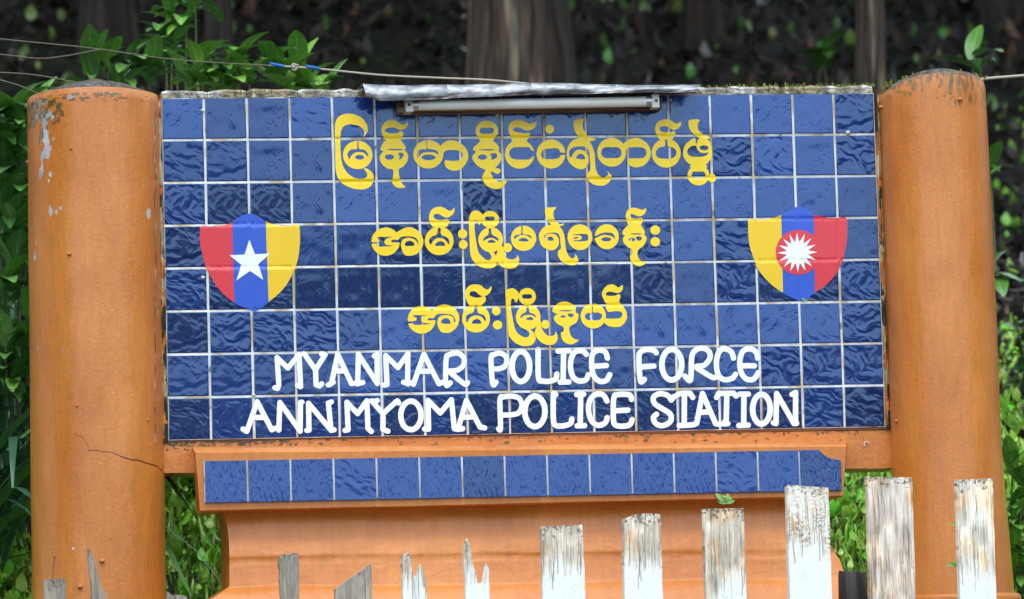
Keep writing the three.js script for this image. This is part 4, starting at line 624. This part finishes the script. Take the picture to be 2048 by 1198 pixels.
shrub('tall shrub with pale green leaves standing behind the wire', G1, [[345, 15], [372, 40], [330, 60], [390, 10], [350, 85]], -1.4, 1.2, [1, 3, 0], 7);
shrub('leafy bush with long green leaves tucked behind the flaked pillar', G1, [[20, 230], [40, 300], [10, 330], [45, 380], [15, 420], [35, 215], [-20, 280], [50, 260], [5, 370], [40, 460]], -1.15, 1.3, [0, 2, 1], 9);
shrub('small low shrub on the slope beside the leaning pillar', G1, [[2034, 650], [2046, 730]], -2.0, 0.7, [0, 2], 5);
shrub('leafy green weed beside the foot of the leaning pillar', G1, [[2025, 930], [2040, 1000], [2030, 1080], [2050, 1130], [2046, 960], [2035, 1040]], -0.6, 0.9, [1, 3, 0], 8);
shrub('small dark leaved seedling alone on the hillside behind the wall', G1, [[1640, 125], [1650, 112]], -4.2, 1.3, [0, 2], 6);
shrub('dark sapling with one long leaf above the leaning pillar', G1, [[1945, 112], [1960, 130]], -1.6, 1.2, [0, 2], 3);
// strap leaved clumps
const bladeMats = [[0.035, 0.1, 0.035], [0.06, 0.16, 0.05], [0.03, 0.085, 0.045]].map(([r, g, b]) => leafMat(r * 1.6, g * 1.6, b * 1.6, 0.28, 0.1));
const bladeGeos = [0, 1, 2].map((k) => leafGeo(0.62 + k * 0.1, 0.026, 0.55 + 0.25 * k, 0.35, 9));
function strap(label, x, z, n, s, spread2 = 1, lift = 0) {
  const g = thing('strap_leaf_plant', label, 'plant', 'strap leaved clumps on the hillside'); g.position.set(x, H(x, z) - 0.01 + lift, z);
  for (let k = 0; k < n; k++) { const o = part('leaf', bladeGeos[k % 3], bladeMats[Math.floor(rnd() * 3)], g); o.position.set(rr(-0.04, 0.04), 0, rr(-0.04, 0.04)); o.rotateY(rnd() * 6.283); o.rotateX(rr(0.1, 0.75) * spread2); o.rotateY(Math.PI); o.scale.setScalar(s * rr(0.7, 1.2)); }
}
const sp0 = [[-1.42, -0.75, 0.7], [-1.6, -0.95, 1.1], [-1.38, -1.4, 1.2], [-1.62, -1.6, 1.3], [-1.3, -2.1, 1.3], [-1.85, -0.9, 1.2], [-1.5, -1.9, 1.4], [-1.35, -0.7, 0.5]];
for (const [px, z, s, lean] of [[-40, -0.85, 1.1, 0.8], [-110, -0.8, 1.3, 0.8], [20, -1.05, 1.2, 0.7], [-20, -1.2, 1.5, 0.8], [-90, -1.1, 1.5, 0.8], [20, -1.5, 1.6, 0.7]]) strap('big clump of long dark strap leaves arching close behind the flaked pillar', at(px, 700, z).x, z, 26, s, lean);
for (const [x, z, s] of sp0) strap('clump of long dark strap leaves on the slope behind the flaked pillar', x, z, 22, s);
for (const [px, py, z, s] of [[690, 100, -2.2, 0.9], [560, 60, -2.6, 1.1], [620, 30, -3.2, 1.2], [740, 130, -2.4, 0.7], [300, 70, -2.8, 1.2], [120, 60, -2.4, 1.3], [40, 60, -2.0, 1.3]]) { const p = at(px, py, z); strap('thin dark strap leaved clump on the hillside above the wall', p.x, z, 12, s, 0.8); }
// small weeds rooted in cracks
function sprout(label, px, py, z, n, s) { const g = thing('sprout', label, 'weed'); const c = at(px, py, z); g.position.copy(c); for (let k = 0; k < n; k++) { const o = part('leaf', broad[k % 2], leafShades[k % 2 ? 3 : 1], g); o.rotateZ((k / Math.max(1, n - 1) - 0.5) * 2.6); o.rotateX(0.3); o.scale.setScalar(s * rr(0.8, 1.2)); } }
sprout('small bright green sprout growing under the tiled ledge', 1452, 1006, 0.128, 6, 0.28);
sprout('tiny moss sprout below the tip of the sun shield', 1609, 602, 0.003, 4, 0.09);
sprout('small leaf sticking out beside the pale picket at the leaning pillar, upper one', 1913, 1050, 0.69, 2, 0.2);
sprout('small pointed leaf beside the pale picket where its white paint starts', 1913, 1132, 0.69, 3, 0.2);
// moss along the wall top
{
  const mg = leafGeo(0.01, 0.004, 0.3, 0.2, 2), n = 900, o = stuffPart('moss', mg, std({ color: rgb(0.16, 0.17, 0.02), roughness: 0.9, side: THREE.DoubleSide }), n, scene), m = new THREE.Object3D();
  for (let k = 0; k < n; k++) { const t = Math.sqrt(rnd()), x = lerp(0.35, 0.905, t), y = PY + H2 + 0.018, onP = k > 640; const px = onP ? rr(1765, 1965) : 0; m.position.set(onP ? at(px, 160, ZP).x : x, onP ? at(px, 176 - 24 * Math.max(0, Math.cos((px - 1880) / 75)), ZP).y + rr(-0.006, 0.002) : y + rr(-0.006, 0.002), onP ? ZP + rr(-0.08, 0.08) : rr(-0.1, -0.004)); m.rotation.set(rr(-0.7, 0.7), rnd() * 6.3, rr(-0.7, 0.7)); m.scale.setScalar(rr(0.5, 1.3)); m.updateMatrix(); o.setMatrixAt(k, m.matrix); }
  tag(o, 'short green moss along the wall top towards the leaning pillar', 'moss', null, 'stuff');
}

// ------------------------------------------------------------------ wires
const wireMat = std({ color: rgb(0.13, 0.1, 0.075), roughness: 0.7 }), cord = std({ color: rgb(0.4, 0.36, 0.28), roughness: 0.6 });
const postX = at(-420, 100, -0.45).x, WZ = -0.42;
function wire(label, pts, m, r, zz = WZ) { const o = part('fence_wire', new THREE.TubeGeometry(new THREE.CatmullRomCurve3(P2(pts).map(([a, b]) => at(a, b, zz))), 80, r, 6), m); tag(o, label, 'wire', 'wires strung behind the sign'); return o; }
const w1 = wire('long rusty wire with blue twine knots running down to the wall top', '-420,40 0,78 60,84 180,96 330,117 440,126 540,131', wireMat, 0.0017);
const wA = part('cord_end', new THREE.TubeGeometry(new THREE.CatmullRomCurve3(P2('538,131 590,134 640,138 760,150 880,156 975,160 1080,170').map(([a, b]) => at(a, b, WZ))), 60, 0.0027, 6), cord, w1);
const blue = std({ color: rgb(0.02, 0.16, 0.5), roughness: 0.6 });
for (const [a, b] of [['540,128', '568,133'], ['612,133', '640,138']]) { const p = P2(a)[0], q = P2(b)[0], c = []; for (let k = 0; k <= 24; k++) { const t = k / 24, v = at(lerp(p[0], q[0], t), lerp(p[1], q[1], t), WZ); v.y += 0.004 * Math.sin(k * 2.1); v.z += 0.004 * Math.cos(k * 2.1); c.push(v); } part('twine_knot', new THREE.TubeGeometry(new THREE.CatmullRomCurve3(c), 72, 0.0024, 5), blue, w1); }
{ const c = at(590, 134, WZ), o = part('twine_knot', new THREE.TorusKnotGeometry(0.006, 0.0022, 40, 6, 2, 3), cord, w1); o.position.copy(c); }
wire('short upper wire reaching the flaked pillar', '-420,90 0,109 80,117 130,112 200,99', wireMat, 0.0017, WZ + 0.004);
wire('short middle wire reaching the flaked pillar', '-420,130 0,145 70,150 150,165 250,190', wireMat, 0.0017, -0.28);
wire('lowest slanting wire tied to the flaked pillar', '-420,80 0,160 58,179 110,205', wireMat, 0.0017, -0.2);
{ const o = part('fence_wire', new THREE.TubeGeometry(new THREE.CatmullRomCurve3(P2('1930,164 1966,158 2048,151 2300,128').map(([a, b]) => at(a, b, -0.1))), 40, 0.0038, 7), cord); tag(o, 'pale cord stretched away from the mossy pillar top', 'wire', 'wires strung behind the sign'); }
{ const o = part('fence_post', new THREE.CylinderGeometry(0.04, 0.05, 2.1, 14, 6), std({ color: rgb(0.12, 0.1, 0.08), roughness: 0.9 })); o.position.set(postX, 1.0, -0.32); tag(o, 'round wooden post holding the wires beside the sign', 'post');
  const q = at(2300, 128, -0.1), o2 = part('fence_post', new THREE.CylinderGeometry(0.04, 0.05, 2.0, 14, 6), o.material); o2.position.set(q.x + 0.03, 0.95, -0.12); tag(o2, 'round wooden post holding the pale cord', 'post'); }

// ------------------------------------------------------------------ grass, litter
function scatter(name, geo, mat, n, label, cat, place, tint) {
  const o = stuffPart(name, geo, mat, n, scene), m = new THREE.Object3D(), c = new THREE.Color(); let k = 0, guard = 0;
  while (k < n && guard++ < n * 30) { if (!place(m)) continue; m.updateMatrix(); o.setMatrixAt(k, m.matrix); if (tint) { tint(c); o.setColorAt(k, c); } k++; }
  o.count = k; tag(o, label, cat, null, 'stuff'); return o;
}
const grassGeo = leafGeo(0.085, 0.0105, 0.75, 0.3, 4), grassMat = phy({ color: rgb(1, 1, 1), roughness: 0.4, side: THREE.DoubleSide, clearcoat: 0.3, clearcoatRoughness: 0.3 });
scatter('grass', grassGeo, grassMat, 90000, 'bright green grass on the slope behind the sign', 'grass', (m) => {
  const x = rr(-3.2, 3.2), z = -0.2 - 3.4 * rnd() ** 1.3; const d = (0.45 + 0.55 * sst(0.36, 0.5, fbm(x * 1.6 + 20, z * 1.6, 3))) * (1 - sst(1.5, 2.7, -z + 0.8 * (fbm(x * 2, 5, 2) - 0.5))); if (rnd() > d) return false;
  m.position.set(x, H(x, z) - 0.005, z); m.rotation.set(0, 0, 0); m.rotateY(rnd() * 6.283); m.rotateX(rr(0.3, 1.4)); m.scale.setScalar(rr(0.3, 0.85)); return true;
}, (c) => { const q = rnd(); c.setRGB(lerp(0.16, 0.4, q), lerp(0.4, 0.68, rnd()), lerp(0.03, 0.08, q)); });
const smallLeaf = leafGeo(0.03, 0.022, 0.4, 0.3, 3);
scatter('ground_cover', smallLeaf, grassMat, 60000, 'low small leaved ground cover among the grass', 'ground cover', (m) => {
  const x = rr(-3.4, 3.4), z = -0.2 - 5 * rnd() ** 1.4; if (rnd() > (0.25 + 0.75 * sst(0.4, 0.54, fbm(x * 1.3 + 80, z * 1.3 + 4, 3))) * (1 - 0.96 * sst(1.5, 2.8, -z))) return false;
  m.position.set(x, H(x, z) + rr(0, 0.06), z); m.rotation.set(0, 0, 0); m.rotateY(rnd() * 6.283); m.rotateX(rr(0.4, 1.6)); m.scale.setScalar(0.5 + 1.2 * rnd() ** 2); return true;
}, (c) => { const q = rnd(); c.setRGB(lerp(0.14, 0.36, q), lerp(0.36, 0.62, rnd()), lerp(0.03, 0.08, q)); });
scatter('leaf_litter', leafGeo(0.075, 0.036, 0.5, 0.4, 3), phy({ color: 0xffffff, roughness: 0.7, side: THREE.DoubleSide }), 30000, 'wet brown fallen leaves covering the hillside', 'leaf litter', (m) => {
  const x = rr(-5, 5.5), z = -1.2 - 11 * rnd() ** 1.2; m.position.set(x, H(x, z) + rr(0.0, 0.02), z); m.rotation.set(0, 0, 0); m.rotateY(rnd() * 6.283); m.rotateX(1.57 + rr(-0.6, 0.6)); m.rotateY(rr(-0.5, 0.5)); m.scale.setScalar(rr(0.5, 1.5)); return true;
}, (c) => { const q = rnd(); q < 0.05 ? c.setRGB(0.16, 0.09, 0.05) : c.setRGB(lerp(0.022, 0.07, q), lerp(0.019, 0.054, q), lerp(0.015, 0.042, q)); });
scatter('wet_leaf_litter', leafGeo(0.07, 0.034, 0.5, 0.4, 3), phy({ color: 0xffffff, roughness: 0.16, side: THREE.DoubleSide, clearcoat: 1, clearcoatRoughness: 0.08 }), 1300, 'scattered wet leaves glinting on the dark hillside', 'leaf litter', (m) => {
  const x = rr(-4, 4.5), z = -2.4 - 6 * rnd(); if (rnd() > sst(0.48, 0.62, fbm(x * 1.1 + 31, z * 1.1, 3))) return false; m.position.set(x, H(x, z) + rr(0.01, 0.03), z); m.rotation.set(0, 0, 0); m.rotateY(rnd() * 6.283); m.rotateX(1.57 + rr(-0.5, 0.9)); m.scale.setScalar(rr(0.5, 1.3)); return true;
}, (c) => { const q = rnd(); c.setRGB(lerp(0.1, 0.26, q), lerp(0.095, 0.25, q), lerp(0.085, 0.24, q)); });
scatter('seedlings', smallLeaf, grassMat, 620, 'small green seedlings dotted over the dark hillside', 'ground cover', (m) => {
  const x = rr(-4, 4.5), z = -2.2 - 6.5 * rnd(); if (rnd() > sst(0.5, 0.64, fbm(x * 1.5 + 61, z * 1.5, 3))) return false; m.position.set(x, H(x, z) + rr(0, 0.06), z); m.rotation.set(0, 0, 0); m.rotateY(rnd() * 6.283); m.rotateX(rr(0.2, 1.5)); m.scale.setScalar(rr(0.9, 2.4)); return true;
}, (c) => { const q = rnd(); c.setRGB(lerp(0.06, 0.2, q), lerp(0.16, 0.32, rnd()), 0.04); });
scatter('roadside_grass', leafGeo(0.16, 0.01, 0.5, 0.3, 3), grassMat, 9000, 'rough grass on the bank below the fence', 'grass', (m) => {
  const x = rr(-3, 3), z = rr(0.3, 3.2); m.position.set(x, H(x, z) - 0.01, z); m.rotation.set(0, 0, 0); m.rotateY(rnd() * 6.283); m.rotateX(rr(0.05, 0.8)); m.scale.setScalar(rr(0.5, 1)); return true;
}, (c) => c.setRGB(rr(0.06, 0.14), rr(0.16, 0.3), 0.03));
// fallen twigs
for (let k = 0; k < 12; k++) { const x = rr(-3, 4), z = rr(-7, -2), L = rr(0.2, 0.6), a = rnd() * 3.14, p = [0, 0.5, 1].map((t) => { const xx = x + Math.cos(a) * L * t, zz = z + Math.sin(a) * L * t; return V(xx, H(xx, zz) + 0.012 + rr(0, 0.02), zz); }); const o = part('fallen_twig', new THREE.TubeGeometry(new THREE.CatmullRomCurve3(p), 8, rr(0.004, 0.011), 5), std({ color: rgb(0.1, 0.08, 0.065), roughness: 0.7 })); tag(o, 'thin brown twig lying on the leaf littered hillside', 'twig', 'fallen twigs on the hillside'); }

// ------------------------------------------------------------------ trees
const barkTex = canvasTex(512, 1024, (x, w, h) => pixels(x, w, h, (i, j) => { const gx = i + 30 * (fbm(i / 60, j / 200, 3) - 0.5), f = fbm(gx / 9, j / 110, 4), p = sst(0.5, 0.66, fbm(i / 34 + 9, j / 340 + 2, 3)); const l = 0.55 + 1.3 * (f - 0.45); return [lerp(92, 172, p) * l, lerp(72, 152, p) * l, lerp(54, 122, p) * l]; }));
const barkBump = greyTex(512, 512, (u, v) => fbm(u * 34 + 3 * vn(u * 4, v * 4), v * 7, 4));
const bark = std({ map: barkTex, roughness: 0.8, bumpMap: barkBump, bumpScale: 0.03 });
const ridgeTex = canvasTex(512, 512, (x, w, h) => pixels(x, w, h, (i, j) => { const f = fbm(i / 12 + 3 * vn(i / 50, j / 60), j / 70, 4), m = sst(0.58, 0.7, fbm(i / 60, j / 60 + 8, 3)); const l = 0.5 + 1.1 * (f - 0.4); return [lerp(84, 78, m) * l, lerp(68, 80, m) * l, lerp(55, 52, m) * l]; }));
const brownBark = std({ map: ridgeTex, roughness: 0.85, bumpMap: barkBump, bumpScale: 0.04 });            // a furrowed kind with lichen
const crownLeaf = leafGeo(0.3, 0.14, 0.4, 0.3, 2);
const crownMat = std({ color: rgb(0.9, 0.9, 0.8), roughness: 0.6, side: THREE.DoubleSide });
function tree(label, group, x, z, r, hgt, lean, crown, mat = bark) {
  const g = thing('tree', label, 'tree', group), y0 = H(x, z) - 0.15, P = [], I = [], uv = [], N = 30, M = 22;
  for (let j = 0; j <= N; j++) for (let i = 0; i <= M; i++) { const t = j / N, f = i / M * 6.2832, fl = 1 + 0.9 * Math.exp(-t * hgt * 3.2) * (0.7 + 0.5 * Math.cos(f * 4 + x)), rad = r * (1 - 0.55 * t) * fl * (1 + 0.16 * (fbm(Math.cos(f) * 1.8 + x * 3, Math.sin(f) * 1.8 + t * 2, 3) - 0.5)); P.push(x + lean * t * hgt + rad * Math.cos(f), y0 + t * hgt, z + rad * Math.sin(f)); uv.push(i / M, t * hgt * 0.6); }
  for (let j = 0; j < N; j++) for (let i = 0; i < M; i++) { const a = j * (M + 1) + i, b = a + M + 1; I.push(a, b, a + 1, a + 1, b, b + 1); }
  part('trunk', geoOf(P, I, uv), mat, g);
  if (!crown) return;
  const [cy, rx, ry, n, ls] = crown, tx = x + lean * hgt, ty = y0 + hgt, lb = [], cl = [];
  for (let k = 0; k < 16; k++) { const a = k * 2.4, e = rr(-0.35, 0.8), d = rr(0.5, 0.9), p = V(tx + rx * d * Math.cos(a) * Math.cos(e), ty + cy + ry * d * Math.sin(e), z + rx * d * Math.sin(a) * Math.cos(e)); cl.push(p); lb.push(new THREE.TubeGeometry(new THREE.CatmullRomCurve3([V(tx, ty - hgt * 0.12, z), V(lerp(tx, p.x, 0.5), lerp(ty, p.y, 0.6), lerp(z, p.z, 0.5)), p]), 8, r * 0.16, 5)); }
  part('limbs', mergeGeometries(lb), mat, g);
  const o = stuffPart('crown', crownLeaf, crownMat, n, g), m = new THREE.Object3D(), c = new THREE.Color();
  for (let k = 0; k < n; k++) { const b = cl[Math.floor(rnd() * cl.length)], s = rx * 0.42, q = V(rr(-1, 1), rr(-1, 1), rr(-1, 1)); if (q.length() > 1) q.normalize(); m.position.set(b.x + q.x * s, b.y + q.y * s * 0.75, b.z + q.z * s); m.rotation.set(rnd() * 6.3, rnd() * 6.3, rnd() * 6.3); m.scale.setScalar(ls * rr(0.7, 1.3)); m.updateMatrix(); o.setMatrixAt(k, m.matrix); const w = rnd(); c.setRGB(lerp(0.03, 0.07, w), lerp(0.08, 0.16, w), lerp(0.015, 0.03, w)); o.setColorAt(k, c); }
}
const G2 = 'trees standing on the hillside behind the sign', C = [0.7, 2.7, 1.4, 3000, 1.6];
const CF = [0.6, 2.2, 1.2, 2300, 1.5], tx = (px, z) => at(px, 90, z).x;
tree('thick grey brown trunk with pale bark streaks rising behind the metal sheet', G2, tx(1018, -3.6), -3.6, 0.145, 4.2, 0.0, CF);
tree('dark trunk close beside the pale streaked one, leaning a little', G2, tx(1100, -4.1), -4.1, 0.11, 4.2, -0.03, CF, brownBark);
tree('slim dark trunk over the wall above the blue knots', G2, tx(438, -4.5), -4.5, 0.05, 4.2, 0, CF, brownBark);
tree('broad dark trunk above the shrub with the upright leaf', G2, tx(612, -6.2), -6.2, 0.13, 3.4, 0.02, C, brownBark);
tree('dim greyish trunk on the slope above the sheet end', G2, tx(1408, -6.0), -6.0, 0.06, 3.6, 0, C, brownBark);
tree('slim brown trunk on the slope over the wall end by the mossy pillar', G2, tx(1730, -3.4), -3.4, 0.055, 4.2, 0.02, CF);
tree('large dark trunk at the slope top beyond the leaning pillar', G2, tx(2010, -6.5), -6.5, 0.09, 3.4, 0, C, brownBark);
tree('dark trunk on the slope above the flaked pillar', G2, tx(215, -5.5), -5.5, 0.08, 3.4, 0, C, brownBark);
for (const [x, z] of [[-3.6, -6.5], [5.2, -7], [-6.5, -5], [7.2, -4.5], [0.6, -8.6], [-5, -10], [4, -11], [-1.5, -12], [-9, -8], [9.5, -8], [1.8, -14]]) tree('forest tree on the hillside at the edge of or outside the view', G2, x, z, rr(0.09, 0.16), rr(3.2, 4), rr(-0.04, 0.04), [0.6, 3.2, 1.7, 3000, 1.8], brownBark);
// bushy trees either side of the opening in front of the sign
for (const [x, z] of [[-6.2, 1.2], [-8, 4.2], [-11, 7.5], [-14.5, 11], [6.6, 1.5], [8.6, 4.6], [11.5, 8], [15, 11.5]]) tree('bushy tree flanking the open verge in front of the sign', 'bushy trees flanking the verge', x, z, 0.12, 2.2, 0, [0.6, 2.3, 2.4, 2200, 1.7], brownBark);
// row of trees on the far side of the road, mirrored in the glazed tiles
for (let k = 0; k < 13; k++) tree('roadside tree in the row across the road', 'trees across the road', -24 + k * 5.4 + rr(-1, 1), 58 + rr(-3, 5), 0.18, rr(3.2, 4), 0, [0.8, rr(2.8, 3.5), rr(1.9, 2.5), 1100, 2.6], brownBark);

renderer.render(scene, camera);
